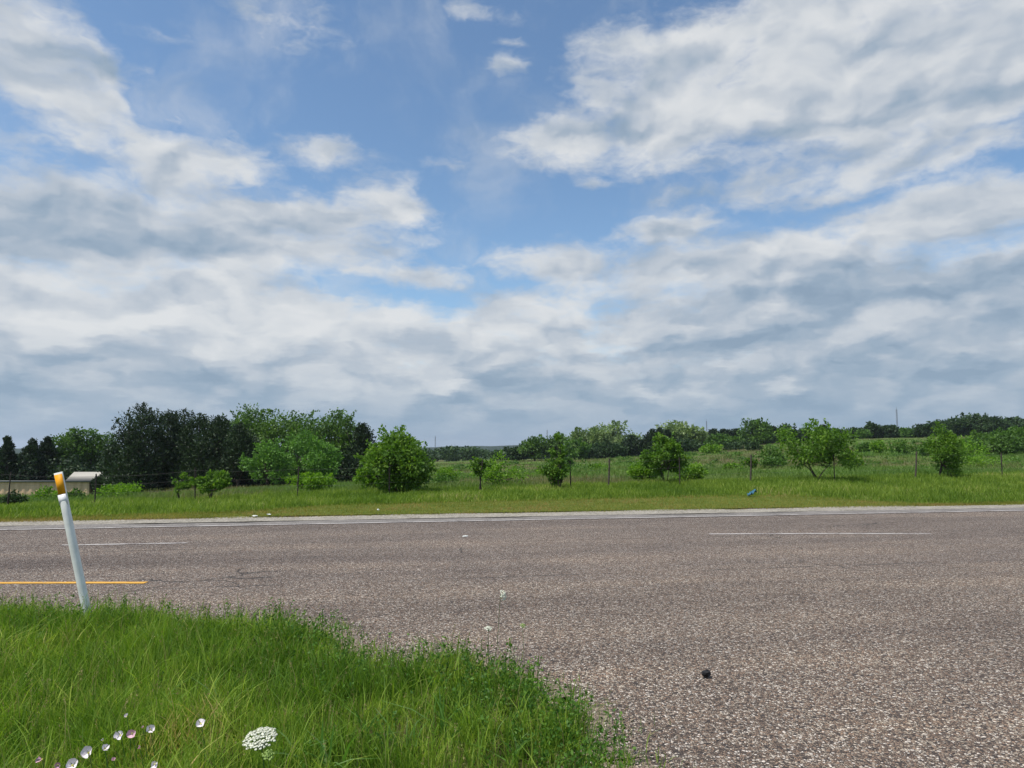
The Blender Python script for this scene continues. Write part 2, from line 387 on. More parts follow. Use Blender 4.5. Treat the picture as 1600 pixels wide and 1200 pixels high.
def road_mat():
    m, N = new_mat('chip_seal'); P = pos(N)
    flat = N.vmath('MULTIPLY', P, (1, 1, 0))
    jit = N.vmath('ADD', flat, N.vmath('MULTIPLY', N.noise(flat, 40.0, 2, 0.5, col=True), (0.012, 0.012, 0.0)))
    v = N.n('ShaderNodeTexVoronoi', feature='F1'); N.put(v.inputs['Vector'], jit); v.inputs['Scale'].default_value = 66.0
    v2 = N.n('ShaderNodeTexVoronoi', feature='DISTANCE_TO_EDGE'); N.put(v2.inputs['Vector'], jit); v2.inputs['Scale'].default_value = 66.0
    sc = N.n('ShaderNodeSeparateColor'); N.put(sc.inputs[0], v.outputs['Color'])
    stone = N.ramp(sc.outputs[0], [(0.0, (0.050, 0.042, 0.040)), (0.16, (0.150, 0.112, 0.086)), (0.36, (0.255, 0.185, 0.138)), (0.52, (0.320, 0.218, 0.152)),
                                   (0.68, (0.365, 0.298, 0.230)), (0.82, (0.49, 0.42, 0.335)), (0.95, (0.70, 0.63, 0.55))])
    gap = N.mrange(v2.outputs['Distance'], 0.02, 0.16)
    c = N.mix(gap, (0.036, 0.032, 0.030), stone)
    # lost stones: bare binder here and there
    bare = N.mrange(N.noise(flat, 21.0, 3, 0.6), 0.60, 0.70)
    c = N.mix(N.math('MULTIPLY', bare, 0.75), c, (0.042, 0.037, 0.036))
    # wheel tracks and wear run along the road
    rot = N.n('ShaderNodeMapping'); N.put(rot.inputs[0], flat); rot.inputs['Rotation'].default_value = (0, 0, -math.atan(EB))
    al = N.noise(N.vmath('MULTIPLY', rot.outputs[0], (0.06, 0.75, 0)), 1.0, 5, 0.6)
    blot = N.noise(flat, 0.55, 5, 0.6)
    wear = N.math('ADD', N.math('MULTIPLY', al, 0.7), N.math('MULTIPLY', blot, 0.3))
    k = N.ramp(wear, [(0.32, (0.60, 0.575, 0.58)), (0.5, (0.94, 0.92, 0.91)), (0.66, (1.24, 1.18, 1.10))])
    c = N.mix(1.0, c, k, 'MULTIPLY')
    sp = N.n('ShaderNodeSeparateXYZ'); N.put(sp.inputs[0], rot.outputs[0])
    lane = N.mrange(sp.outputs[1], 7.6, 10.0)                      # the through lanes are worn greyer than the near apron
    c = N.mix(N.math('MULTIPLY', lane, 0.55), c, N.mix(1.0, c, (0.90, 0.91, 0.96), 'MULTIPLY'))
    for v0, wd_ in ((JOINT_A, 0.035), (JOINT_B, 0.03)):               # paving joints, opened here and there
        jd = N.math('ABSOLUTE', N.math('SUBTRACT', N.math('ADD', sp.outputs[1], N.math('MULTIPLY', N.noise(flat, 1.3, 3), 0.10)), v0))
        jm = N.math('MULTIPLY', N.mrange(jd, wd_ * .4, wd_ * 1.6, 1.0, 0.0), N.mrange(N.noise(flat, 0.7, 3), 0.42, 0.6))
        c = N.mix(N.math('MULTIPLY', jm, 0.6), c, (0.035, 0.032, 0.032))
    oil = N.mrange(N.noise(flat, 0.9, 4, 0.65), 0.60, 0.74)
    c = N.mix(N.math('MULTIPLY', oil, 0.30), c, (0.045, 0.040, 0.040))
    # a few cracks
    cr = N.n('ShaderNodeTexVoronoi', feature='DISTANCE_TO_EDGE'); N.put(cr.inputs['Vector'], N.vmath('ADD', flat, N.vmath('MULTIPLY', N.noise(flat, 1.4, 4, 0.6, col=True), (0.9, 0.9, 0)))); cr.inputs['Scale'].default_value = 0.16
    crk = N.math('MULTIPLY', N.mrange(cr.outputs['Distance'], 0.001, 0.004, 1.0, 0.0), N.mrange(N.noise(flat, 0.4, 2), 0.5, 0.6))
    c = N.mix(N.math('MULTIPLY', crk, 0.7), c, (0.02, 0.02, 0.02))
    h = N.math('ADD', N.math('MULTIPLY', N.mrange(v.outputs['Distance'], 0.0, 0.7, 1.0, 0.0), gap), N.math('MULTIPLY', sc.outputs[1], 0.5))
    return finish(m, N, principled(N, c, 0.8, 0.25, bump(N, h, 0.9, 0.008)))
_e = np.array([ground(*p) for p in [(0, 829), (360, 823.5), (760, 814.5), (1100, 807), (1600, 799)]])
EB, EA = np.polyfit(_e[:, 0], _e[:, 1], 1)           # far edge line of the road: Y = EA + EB X
JOINT_A = (EA - 3.55) * math.cos(math.atan(EB)); JOINT_B = (EA - 7.0) * math.cos(math.atan(EB))
M['road'] = road_mat()

def shoulder_mat(name, a, b, sc=45.0):
    m, N = new_mat(name); P = N.vmath('MULTIPLY', pos(N), (1, 1, 0))
    v = N.n('ShaderNodeTexVoronoi', feature='F1'); N.put(v.inputs['Vector'], P); v.inputs['Scale'].default_value = sc
    s_ = N.n('ShaderNodeSeparateColor'); N.put(s_.inputs[0], v.outputs['Color'])
    f = N.math('ADD', N.math('MULTIPLY', s_.outputs[0], 0.45), N.math('MULTIPLY', N.noise(P, 1.6, 5, 0.65), 0.6))
    c = N.ramp(f, [(0.2, a), (0.85, b)])
    return finish(m, N, principled(N, c, 0.9, 0.15, bump(N, v.outputs['Distance'], 0.5, 0.01)))
M['shoulder'] = shoulder_mat('old_asphalt', (0.085, 0.078, 0.075), (0.30, 0.275, 0.25))
M['margin'] = shoulder_mat('gritty_dirt', (0.040, 0.034, 0.026), (0.36, 0.29, 0.22), 70.0)
M['gravel'] = shoulder_mat('pale_gravel', (0.11, 0.10, 0.075), (0.44, 0.40, 0.34), 30.0)

def paint_mat(name, col, wear):
    m, N = new_mat(name); P = N.vmath('MULTIPLY', pos(N), (1, 1, 0))
    n1 = N.noise(P, 30.0, 4, 0.7); n2 = N.noise(P, 2.2, 4, 0.6)
    f = N.mrange(N.math('ADD', N.math('MULTIPLY', n1, 0.6), N.math('MULTIPLY', n2, 0.4)), wear, wear + 0.12)
    c = N.mix(f, col, (0.15, 0.125, 0.115))
    return finish(m, N, principled(N, c, 0.7, 0.3))
def stone_mat():
    m, N = new_mat('loose_stone'); g = N.n('ShaderNodeNewGeometry')
    c = N.ramp(g.outputs['Random Per Island'], [(0.0, (0.06, 0.05, 0.045)), (0.35, (0.20, 0.15, 0.115)), (0.7, (0.36, 0.29, 0.22)), (1.0, (0.62, 0.56, 0.48))])
    return finish(m, N, principled(N, c, 0.85, 0.2))
M['stones'] = stone_mat()
M['white_paint'] = paint_mat('white_road_paint', (0.50, 0.465, 0.44), 0.47)
M['yellow_paint'] = paint_mat('yellow_road_paint', (0.62, 0.33, 0.05), 0.56)

def plain(name, col, rough=0.6, spec=0.3, var=0.15, sc=6.0, metal=0.0):
    m, N = new_mat(name)
    n = N.noise(obj_co(N), sc, 5, 0.65)
    c = N.ramp(n, [(0.3, tuple(q * (1 - var) for q in col)), (0.7, tuple(min(1, q * (1 + var)) for q in col))])
    return finish(m, N, principled(N, c, rough, spec, metal=metal))
M['post_white'] = plain('white_plastic', (0.78, 0.785, 0.73), 0.5, 0.35, 0.12, 7.0)
M['post_sheet'] = plain('white_sheeting', (0.80, 0.80, 0.80), 0.35, 0.5, 0.03, 9.0)
M['amber'] = plain('amber_reflector', (0.86, 0.37, 0.012), 0.55, 0.25, 0.05, 12.0)
M['steel_dark'] = plain('rusty_steel', (0.045, 0.035, 0.030), 0.8, 0.3, 0.3, 8.0)
M['wood_post'] = plain('grey_wood', (0.085, 0.070, 0.058), 0.9, 0.1, 0.35, 9.0)
M['wire'] = plain('wire', (0.11, 0.10, 0.095), 0.6, 0.4, 0.2)
M['mast'] = plain('galvanised_steel', (0.16, 0.17, 0.19), 0.6, 0.3, 0.05)
M['litter_white'] = plain('white_litter', (0.72, 0.74, 0.70), 0.6, 0.3, 0.08)
M['litter_blue'] = plain('blue_plastic', (0.03, 0.12, 0.19), 0.4, 0.5, 0.25, 12.0)
M['rubber'] = plain('black_rubber', (0.012, 0.012, 0.013), 0.7, 0.3, 0.3, 20.0)
M['petal_white'] = plain('white_petal', (0.74, 0.68, 0.70), 0.6, 0.2, 0.06, 30.0)
M['petal_pink'] = plain('pink_petal', (0.66, 0.42, 0.50), 0.6, 0.2, 0.10, 30.0)
M['petal_core'] = plain('yellow_flower_centre', (0.62, 0.58, 0.13), 0.7, 0.2, 0.1, 60.0)
M['lace'] = plain('cream_florets', (0.74, 0.75, 0.62), 0.7, 0.2, 0.08, 60.0)
M['lace_green'] = plain('green_florets', (0.30, 0.42, 0.12), 0.7, 0.2, 0.15, 60.0)
M['stem'] = plain('green_stem', (0.075, 0.150, 0.030), 0.6, 0.2, 0.15, 30.0)
M['roof_grey'] = plain('grey_roof', (0.15, 0.155, 0.155), 0.5, 0.4, 0.1, 1.5)
M['cream'] = plain('cream_panel', (0.40, 0.375, 0.32), 0.6, 0.3, 0.06, 1.5)
M['shed_dark'] = plain('dark_trim', (0.10, 0.10, 0.10), 0.6, 0.3, 0.1, 1.5)
def tan_metal():
    m, N = new_mat('tan_ribbed_metal'); P = obj_co(N)
    st_ = N.noise(N.vmath('MULTIPLY', P, (1.3, 1.3, 0.12)), 2.0, 5, 0.7)
    c = N.ramp(st_, [(0.3, (0.47, 0.325, 0.205)), (0.7, (0.68, 0.485, 0.32))])
    return finish(m, N, principled(N, c, 0.55, 0.3))
M['tan'] = tan_metal()
def hill_mat():
    m, N = new_mat('wooded_hill'); P = pos(N)
    n = N.noise(P, 0.035, 6, 0.7)
    c = N.ramp(n, [(0.35, (0.016, 0.030, 0.022)), (0.65, (0.036, 0.058, 0.036))])
    return finish(m, N, principled(N, c, 0.95, 0.05, bump(N, n, 1.0, 6.0)))
M['hill'] = hill_mat()

# ------------------------------------------------------------------ the lie of the land
def y_edge(X): return EA + EB * np.asarray(X)
def y_fence(X): return 26.0 + 0.25 * np.asarray(X)
COLX = [0, 155, 300, 468, 600, 700, 751, 850, 950, 1000, 1080, 1170, 1250, 1350, 1427, 1500, 1600]
ROW_F = np.interp(COLX, [0, 155, 468, 751, 950, 1170, 1427, 1600], [794, 790, 778, 769, 763, 756, 749, 746])
ROW_M = np.interp(COLX, [0, 150, 220, 300, 400, 600, 700, 850, 1000, 1200, 1400, 1600], [787, 786, 777, 770, 766, 755, 748, 741, 734, 724, 715, 709])
ROW_R = np.interp(COLX, [0, 400, 600, 700, 800, 900, 1000, 1080, 1130, 1250, 1350, 1450, 1600], [738, 735, 730, 725, 722, 717, 711, 704, 698, 691, 685, 683, 678])
SLP = lambda rows: np.array([row_slope(r) for r in rows])
SF, SM, SR = SLP(ROW_F), SLP(ROW_M), SLP(ROW_R)
def terrain(X, Y):
    X = np.asarray(X, float); Y = np.asarray(Y, float)
    cx = np.clip(800 + FPX * X / np.maximum(Y, 5.0), 0, 1600)
    y0 = y_edge(X) + 3.5; y1 = np.maximum(y_fence(X), y0 + 3); y2 = y1 + 34; y3 = y1 + 136; y4 = y1 + 420; y5 = y1 + 1500
    ref = lambda q: q
    s1 = CAM_H + np.clip(y1, 15, 45) * np.interp(cx, COLX, SF)
    s2 = CAM_H + np.clip(y2, 45, 80) * np.interp(cx, COLX, SM)
    s3 = CAM_H + np.clip(y3, 140, 190) * np.interp(cx, COLX, SR)
    s4 = s3 - 3.0; s5 = np.full_like(s3, -7.0)
    def seg(a, b, za, zb):
        t = np.clip((Y - a) / (b - a), 0, 1)
        return za + (zb - za) * t
    z = seg(y0, y1, 0 * s1, s1)
    z = np.where(Y > y1, seg(y1, y2, s1, s2), z)
    z = np.where(Y > y2, seg(y2, y3, s2, s3), z)
    z = np.where(Y > y3, seg(y3, y4, s3, s4), z)
    z = np.where(Y > y4, seg(y4, y5, s4, s5), z)
    rough = (vnoise(X, Y, 9.0, 3) - 0.5) * 0.35 + (vnoise(X, Y, 2.7, 5) - 0.5) * 0.10
    return z + rough * np.clip((Y - y1 - 2) / 15, 0, 1)

# one sheet of ground out past the horizon
rad = np.concatenate([[0.0], np.linspace(2, 60, 88), 60 * 1.045 ** np.arange(1, 110)])
rad = rad[rad < 7000]
az_f = np.radians(np.linspace(-48, 48, 361)); az_b = np.radians(np.linspace(48, 312, 67))[1:-1]
azs = np.concatenate([az_f, az_b])
R_, A_ = np.meshgrid(rad[1:], azs, indexing='ij')
GX, GY = R_ * np.sin(A_), R_ * np.cos(A_)
GZ = terrain(GX, GY)
V = np.vstack([[[0, 0, 0]], np.stack([GX, GY, GZ], -1).reshape(-1, 3)])
na = len(azs); nr = len(rad) - 1
i = np.arange(nr - 1)[:, None] * na + 1; j = np.arange(na)[None]; j2 = (j + 1) % na
Fq = np.stack([i + j, i + na + j, i + na + j2, i + j2], -1).reshape(-1, 4)
Ft = np.stack([np.zeros(na, int), 1 + np.arange(na), 1 + (np.arange(na) + 1) % na], -1)
tag(np_mesh('ground', V, [Ft[:, [0, 1, 2]], Fq], M['ground'], smooth=True), kind='structure')

# distant wooded hill
hx = np.linspace(-1800, 2200, 140); hrow = np.interp(hx / 1500 * FPX + 800, [-600, 300, 640, 700, 780, 850, 950, 1200, 2400], [702, 701, 699, 697.5, 696, 695.5, 697.5, 701, 702])
top = CAM_H + 1500 * np.array([row_slope(r) for r in hrow]) + (vnoise(hx, hx * 0, 60, 2) - .5) * 1.5 + (vnoise(hx, hx * 0, 22, 8) - .5) * 1.8
prof = [(-380, -9.0, 0), (-180, 0, 0.45), (-60, 0, 0.86), (0, 0, 1.0), (160, 0, .85), (500, -9.0, 0)]
HV = []
for dy_, zb, k in prof:
    HV.append(np.stack([hx, np.full_like(hx, 1500 + dy_), -9 + (top + 9) * k], -1))
HV = np.vstack(HV); n_ = len(hx)
HF = [[a * n_ + b, a * n_ + b + 1, (a + 1) * n_ + b + 1, (a + 1) * n_ + b] for a in range(len(prof) - 1) for b in range(n_ - 1)]
tag(np_mesh('hills', HV, np.array(HF), M['hill'], smooth=True), kind='structure')

# ------------------------------------------------------------------ road, shoulder and painted lines
ISLAND_PX = [(-330, 962), (-150, 962), (0, 963), (170, 970), (340, 976), (455, 980), (525, 1000), (545, 1028), (585, 1040), (690, 1034), (775, 1050), (845, 1082), (910, 1132), (963, 1190), (1000, 1262), (1040, 1400)]
ISL = [ground(*p) for p in ISLAND_PX]
def fine(pts, n):
    pts = np.array(pts, float); d = np.concatenate([[0], np.cumsum(np.linalg.norm(np.diff(pts, axis=0), axis=1))])
    t = np.linspace(0, d[-1], n); return np.stack([np.interp(t, d, pts[:, 0]), np.interp(t, d, pts[:, 1])], 1)
edge_i = fine(ISL, 160)
edge_i[1:-1] += np.stack([(vnoise(edge_i[1:-1, 0] * 7, edge_i[1:-1, 1] * 7, 1, 4) - .5), (vnoise(edge_i[1:-1, 0] * 7, edge_i[1:-1, 1] * 7, 1, 9) - .5)], 1) * 0.24
ISL_POLY = np.vstack([edge_i, [[0.65, -6], [-16, -6]]])
def in_poly(x, y, P):
    c = np.zeros(len(x), bool); j = len(P) - 1
    for i in range(len(P)):
        xi, yi, xj, yj = P[i, 0], P[i, 1], P[j, 0], P[j, 1]
        if yi != yj:
            c ^= ((yi > y) != (yj > y)) & (x < (xj - xi) * (y - yi) / (yj - yi) + xi)
        j = i
    return c
def sheet(name, ring, z, mat):
    bm = bmesh.new()
    vs = [bm.verts.new((p[0], p[1], z)) for p in ring]
    f = bm.faces.new(vs)
    if f.normal.z < 0 or f.calc_area() and sum((ring[k][0] * ring[(k + 1) % len(ring)][1] - ring[(k + 1) % len(ring)][0] * ring[k][1]) for k in range(len(ring))) < 0: bmesh.ops.reverse_faces(bm, faces=[f])
    bmesh.ops.triangulate(bm, faces=bm.faces[:])
    me = bpy.data.meshes.new(name); bm.to_mesh(me); bm.free(); me.materials.append(mat)
    return tag(link(bpy.data.objects.new(name, me)), kind='structure')
def rim(a, amp, seed):
    T = np.gradient(edge_i, axis=0); T /= np.linalg.norm(T, axis=1)[:, None]; Nn = np.stack([-T[:, 1], T[:, 0]], 1)
    k = np.arange(len(edge_i)) * .35
    return edge_i + Nn * (a + amp * (vnoise(k, k * 0, 1.0, seed) * .7 + vnoise(k * 3.1, k * 0, 1.0, seed + 1) * .3))[:, None]
def along(off, x0=-220, x1=220, n=2): return [(x, float(y_edge(x)) + off) for x in np.linspace(x0, x1, n)]
x_l = edge_i[0][0]
road_ring = along(0.62) + [(220, -60), (0.65, -60), (0.65, -6)] + [tuple(p) for p in edge_i[::-1]] + [(-220, float(edge_i[0][1] + EB * (-220 - x_l)))]
sheet('road', road_ring, 0.004, M['road'])
def wobble(off, amp, sc, seed, x0=-60, x1=60, n=400):
    xs = np.linspace(x0, x1, n); return [(x, float(y_edge(x)) + off + amp * (w - .5)) for x, w in zip(xs, vnoise(xs, xs * 0, sc, seed) * .6 + vnoise(xs, xs * 0, sc * .3, seed + 1) * .4)]
sheet('gravel_shoulder', along(0.30, -60, 60) + wobble(1.95, 0.55, 2.2, 11)[::-1], 0.008, M['gravel'])
sheet('asphalt_shoulder', along(0.20, -60, 60) + wobble(0.75, 0.35, 1.5, 21)[::-1], 0.012, M['shoulder'])
def strip(name, pts, w, z, mat):
    p = np.array(pts, float); T = np.gradient(p, axis=0); T /= np.linalg.norm(T, axis=1)[:, None]
    Nn = np.stack([-T[:, 1], T[:, 0]], 1)
    k = np.arange(len(p)); jit = (vnoise(k * 3.7, k * 0, 1.0, 31) - .5) * 0.018
    L = p + Nn * (w / 2 + jit)[:, None]; R = p - Nn * (w / 2 - jit[::-1])[:, None]
    V = np.zeros((2 * len(p), 3)); V[0::2, :2] = R; V[1::2, :2] = L; V[:, 2] = z
    F = [[2 * a, 2 * a + 2, 2 * a + 3, 2 * a + 1] for a in range(len(p) - 1)]
    return tag(np_mesh(name, V, np.array(F), mat), kind='structure')
_in, _out = rim(-.12, 0, 60), rim(.02, .26, 61)
_V = np.zeros((2 * len(_in), 3)); _V[0::2, :2] = _in; _V[1::2, :2] = _out; _V[:, 2] = .008
tag(np_mesh('dirt_margin', _V, np.array([[2 * a, 2 * a + 2, 2 * a + 3, 2 * a + 1] for a in range(len(_in) - 1)]), M['margin']), kind='structure')
strip('road_edge_line', along(0.06, -120, 120, 400), 0.13, 0.016, M['white_paint'])
strip('lane_line', fine([ground(95, 852.5), ground(293, 849)], 40), 0.105, 0.010, M['white_paint'])
strip('lane_line', fine([ground(1108, 835), ground(1280, 834.2), ground(1455, 834.6)], 60), 0.105, 0.010, M['white_paint'])
yl = [ground(228, 911.5), ground(110, 911.5), ground(0, 911.8)]; yl.append((yl[-1][0] - 12, yl[-1][1] - 1.2))
strip('yellow_line', fine(yl, 120), 0.11, 0.010, M['yellow_paint'])

# ------------------------------------------------------------------ grasses
def blades(X, Y, Z, H, Wd, seg=3, lean=0.35, rg=rng, lean_dir=None):
    n = len(X)
    a = rg.uniform(0, 2 * np.pi, n); b = rg.uniform(0, 2 * np.pi, n) if lean_dir is None else lean_dir
    ln = H * np.abs(rg.normal(lean, lean * 0.55, n))
    t = np.linspace(0, 1, seg + 1)
    P = np.zeros((n, seg + 1, 3))
    P[..., 0] = X[:, None] + (ln * np.cos(b))[:, None] * t ** 2
    P[..., 1] = Y[:, None] + (ln * np.sin(b))[:, None] * t ** 2
    hh = np.sqrt(np.maximum(H ** 2 - 0.6 * ln ** 2, (0.35 * H) ** 2))
    P[..., 2] = Z[:, None] + hh[:, None] * (t - 0.12 * t ** 3)
    w = (Wd[:, None] / 2) * np.array([0.8, 1.0, 0.75, 0.12] if seg == 3 else np.linspace(1, 0.15, seg + 1))[None]
    S_ = np.stack([np.cos(a), np.sin(a), 0 * a], -1)[:, None]
    V = np.stack([P - S_ * w[..., None], P + S_ * w[..., None]], 2).reshape(-1, 3)
    k = (np.arange(n) * 2 * (seg + 1))[:, None] + 2 * np.arange(seg)[None]
    F = np.stack([k, k + 1, k + 3, k + 2], -1).reshape(-1, 4)
    return V, F
def merge(parts):
    Vs, Fs, k = [], [], 0
    for v, f in parts: Vs.append(v); Fs.append(f + k); k += len(v)
    return np.vstack(Vs), np.vstack(Fs)
def leaves(P, size, elong=1.6, up=0.4, rg=rng, dirs=None):
    n = len(P); size = np.broadcast_to(size, (n,))
    d = rg.normal(size=(n, 3)) if dirs is None else dirs + rg.normal(size=(n, 3)) * 0.45
    d[:, 2] += up if dirs is None else 0
    d /= np.linalg.norm(d, axis=1)[:, None]
    r = rg.normal(size=(n, 3)); s_ = np.cross(d, r); s_ /= np.linalg.norm(s_, axis=1)[:, None] + 1e-9
    L = (size * elong)[:, None] * d; Wv = size[:, None] * s_ * 0.5
    V = np.stack([P, P + L * 0.45 + Wv, P + L, P + L * 0.45 - Wv], 1).reshape(-1, 3)
    k = np.arange(n)[:, None] * 4
    return V, np.concatenate([k, k + 1, k + 2, k + 3], 1)
def edge_dist(x, y):
    d = np.full(len(x), 9.0)
    for p in edge_i[::2]: d = np.minimum(d, np.hypot(x - p[0], y - p[1]))
    return d
# near island: dense, knee high, thinning towards its rim
n0 = 185000
Yc = 2.3 + 5.6 * rng.random(n0) ** 0.85; Xc = rng.uniform(-1.05, 1.05, n0)
Xc = np.where(rng.random(n0) < .5, Xc, Xc)
Xw = Xc * Yc * 0.80
keep = in_poly(Xw, Yc, ISL_POLY); Xw, Yc = Xw[keep], Yc[keep]
ed = edge_dist(Xw, Yc)
clump = vnoise(Xw, Yc, 0.22, 1) * .6 + vnoise(Xw, Yc, 0.7, 2) * .4
bare = vnoise(Xw + 3, Yc, 0.45, 6)
front = np.clip((4.1 - Yc) / 0.7, 0, 1) * np.clip((Xw + 1.2) / 0.6, 0, 1)          # thin, low growth near the foot of the picture
keep = (rng.random(len(Xw)) < np.clip(0.25 + clump * 1.1, 0, 1) * (1 - 0.75 * front * (bare > .35))) & (rng.random(len(Xw)) < np.clip(0.35 + ed * 4, 0, 1))
Xw, Yc, ed, clump, front = Xw[keep], Yc[keep], ed[keep], clump[keep], front[keep]
hgt = (0.09 + 0.25 * clump * rng.random(len(Xw)) ** 0.8) * np.clip(0.62 + ed * 1.0, 0, 1) * (1 - 0.55 * front)
hgt *= 1 + 0.35 * np.clip((-Xw - 1.5) / 3, 0, 1)
wd = rng.uniform(0.0022, 0.0048, len(Xw)) * (0.7 + Yc / 7)
flow = 2 * np.pi * vnoise(Xw, Yc, 0.35, 71) + rng.normal(size=len(Xw)) * 1.7          # tufts lean together
parts = [blades(Xw, Yc, 0 * Xw - 0.01, hgt, wd, 3, 0.36, lean_dir=flow)]
# long arching blades above the rest
ns = 4200; q = rng.integers(0, len(Xw), ns)
parts.append(blades(Xw[q] + .01, Yc[q], 0 * Xw[q], hgt[q] * 1.1 + rng.uniform(.05, .14, ns), rng.uniform(.0035, .0075, ns) * (0.7 + Yc[q] / 8), 3, 0.65))
# stalks with seed heads
ns = 1500; q = rng.integers(0, len(Xw), ns)
hs_ = hgt[q] * 1.1 + rng.uniform(.08, .20, ns)
parts.append(blades(Xw[q] + .01, Yc[q], 0 * Xw[q], hs_, np.full(ns, 0.0026), 3, 0.25, lean_dir=flow[q]))
# strays creeping out over the stones
ns = 2600; q = rng.integers(0, len(edge_i), ns); sp_ = edge_i[q] + rng.normal(size=(ns, 2)) * .13
sp_ = sp_ + (vnoise(sp_[:, 0], sp_[:, 1], .25, 55)[:, None] - .5) * .3
parts.append(blades(sp_[:, 0], sp_[:, 1], np.zeros(ns), rng.uniform(.03, .14, ns), rng.uniform(.003, .006, ns), 3, .5))
Vg, Fg = merge(parts)
tag(np_mesh('grass', Vg, Fg, M['grass']), kind='stuff')
print('island blades', len(Xw))

# straw stalks and seed heads
ns = 1500; q = rng.integers(0, len(Xw), ns); hs_ = hgt[q] * 1.05 + rng.uniform(.04, .16, ns); b_ = rng.uniform(0, 6.28, ns); ln_ = hs_ * rng.uniform(.05, .5, ns)
Vst, Fst = blades(Xw[q], Yc[q], 0 * Xw[q], hs_, np.full(ns, .0028), 3, .0001)
tb = np.repeat(np.linspace(0, 1, 4), 2)[None] ** 2
Vst = Vst.reshape(ns, 8, 3); Vst[..., 0] += (ln_ * np.cos(b_))[:, None] * tb; Vst[..., 1] += (ln_ * np.sin(b_))[:, None] * tb; tip = Vst[:, 6:].mean(1); Vst = Vst.reshape(-1, 3)
hd = np.arange(ns)[rng.random(ns) < .55]; kk = np.repeat(hd, 9); t9 = rng.random(len(kk)); ax9 = np.stack([np.cos(b_[kk]) * .4, np.sin(b_[kk]) * .4, np.ones(len(kk))], 1)
SHP = tip[kk] - ax9 * (t9 * .055)[:, None] + rng.normal(size=(len(kk), 3)) * .003
Vsh, Fsh = leaves(SHP, rng.uniform(.003, .006, len(kk)), 2.6, 0, rng, ax9)
Vst, Fst = merge([(Vst, Fst), (Vsh, Fsh)])
tag(np_mesh('dry_stalks', Vst, Fst, M['straw']), kind='stuff')

# leafy weeds in the island, mostly along its rim
nw = 5200
ids = rng.integers(0, len(Xw), 40000); ids = ids[(rng.random(len(ids)) < np.exp(-ed[ids] / 0.30)) & (Yc[ids] < 7.6)][:900]
wp = []; ws = []
for k in ids:
    c = np.array([Xw[k], Yc[k], 0.0]); h = rng.uniform(0.06, 0.30); m_ = rng.integers(10, 30)
    t = rng.random(m_)
    ln = rng.normal(size=2) * 0.05; ws.append((c[0], c[1], h, ln[0], ln[1]))
    wp.append(c + np.stack([ln[0] * t + rng.normal(size=m_) * .014, ln[1] * t + rng.normal(size=m_) * .014, h * t], 1))
wp = np.vstack(wp)
Vw, Fw = leaves(wp, rng.uniform(0.008, 0.018, len(wp)), 1.8, 0.2)
ws = np.array(ws); sv, sf = [], []
for a_ in (0, 1.57):
    o_ = np.array([math.cos(a_), math.sin(a_), 0]) * .0014; z0_ = 0 * ws[:, 0]
    B_ = np.stack([ws[:, 0], ws[:, 1], z0_], 1); T_ = B_ + np.stack([ws[:, 3], ws[:, 4], ws[:, 2]], 1)
    k_ = len(Vw) + sum(map(len, sv)); q_ = k_ + 4 * np.arange(len(ws))[:, None]
    sv.append(np.stack([B_ - o_, B_ + o_, T_ + o_, T_ - o_], 1).reshape(-1, 3)); sf.append(np.concatenate([q_, q_ + 1, q_ + 2, q_ + 3], 1))
Vw = np.vstack([Vw] + sv); Fw = np.vstack([Fw] + sf)
tag(np_mesh('weeds', Vw, Fw, M['weed']), kind='stuff')

# loose stones thrown up along the rim of the pavement
npb = 7000; pi_ = rng.integers(0, len(edge_i) - 1, npb); tt = rng.random(npb)[:, None]
pp = edge_i[pi_] * (1 - tt) + edge_i[pi_ + 1] * tt; pp += rng.normal(size=(npb, 2)) * rng.choice([.06, .16, .4], npb, p=[.5, .35, .15])[:, None]
pp = pp[(pp[:, 1] < 8.5) & (pp[:, 1] > 2) & (np.abs(pp[:, 0]) < 7)]; npb = len(pp)
oc = np.array([[1, 0, 0], [0, 1, 0], [-1, 0, 0], [0, -1, 0], [0, 0, 1], [0, 0, -1]], float)
of = np.array([[0, 1, 4], [1, 2, 4], [2, 3, 4], [3, 0, 4], [1, 0, 5], [2, 1, 5], [3, 2, 5], [0, 3, 5]])
szp = rng.uniform(.004, .011, npb); PV = oc[None] * rng.uniform(.6, 1.35, (npb, 6, 1)) * szp[:, None, None]
PV[..., 2] *= .7; PV += np.concatenate([pp, (szp * .4 + .005)[:, None]], 1)[:, None]
tag(np_mesh('loose_stones', PV.reshape(-1, 3), (of[None] + 6 * np.arange(npb)[:, None, None]).reshape(-1, 3), M['stones']), kind='stuff')

# far verge: mown strip, then tall grass up to and past the fence
def scatter(n, x0, x1, fy0, fy1):
    X = rng.uniform(x0, x1, n); t = rng.random(n)
    return X, fy0(X) + (fy1(X) - fy0(X)) * t
tall0 = lambda X: y_edge(X) + np.interp(X, [-30, -12, -7.5, -5, 9, 10, 12, 40], [2.3, 2.5, 3.2, 5.4, 5.6, 4.6, 2.25, 2.1])     # where mowing stops
Xm, Ym = scatter(90000, -26, 24, lambda X: y_edge(X) + 1.7, lambda X: tall0(X) + 0.5)
Vm, Fm = blades(Xm, Ym, terrain(Xm, Ym) - 0.005, rng.uniform(0.03, 0.085, len(Xm)), rng.uniform(0.008, 0.016, len(Xm)), 2, 0.5)
tag(np_mesh('mown_grass', Vm, Fm, M['mown']), kind='stuff')
Xt, Yt = scatter(150000, -27, 36, tall0, lambda X: y_fence(X) + 2.5)
cl = vnoise(Xt, Yt, 0.8, 12) * .5 + vnoise(Xt, Yt, 2.8, 13) * .5
kp = rng.random(len(Xt)) < 0.35 + cl; Xt, Yt, cl = Xt[kp], Yt[kp], cl[kp]
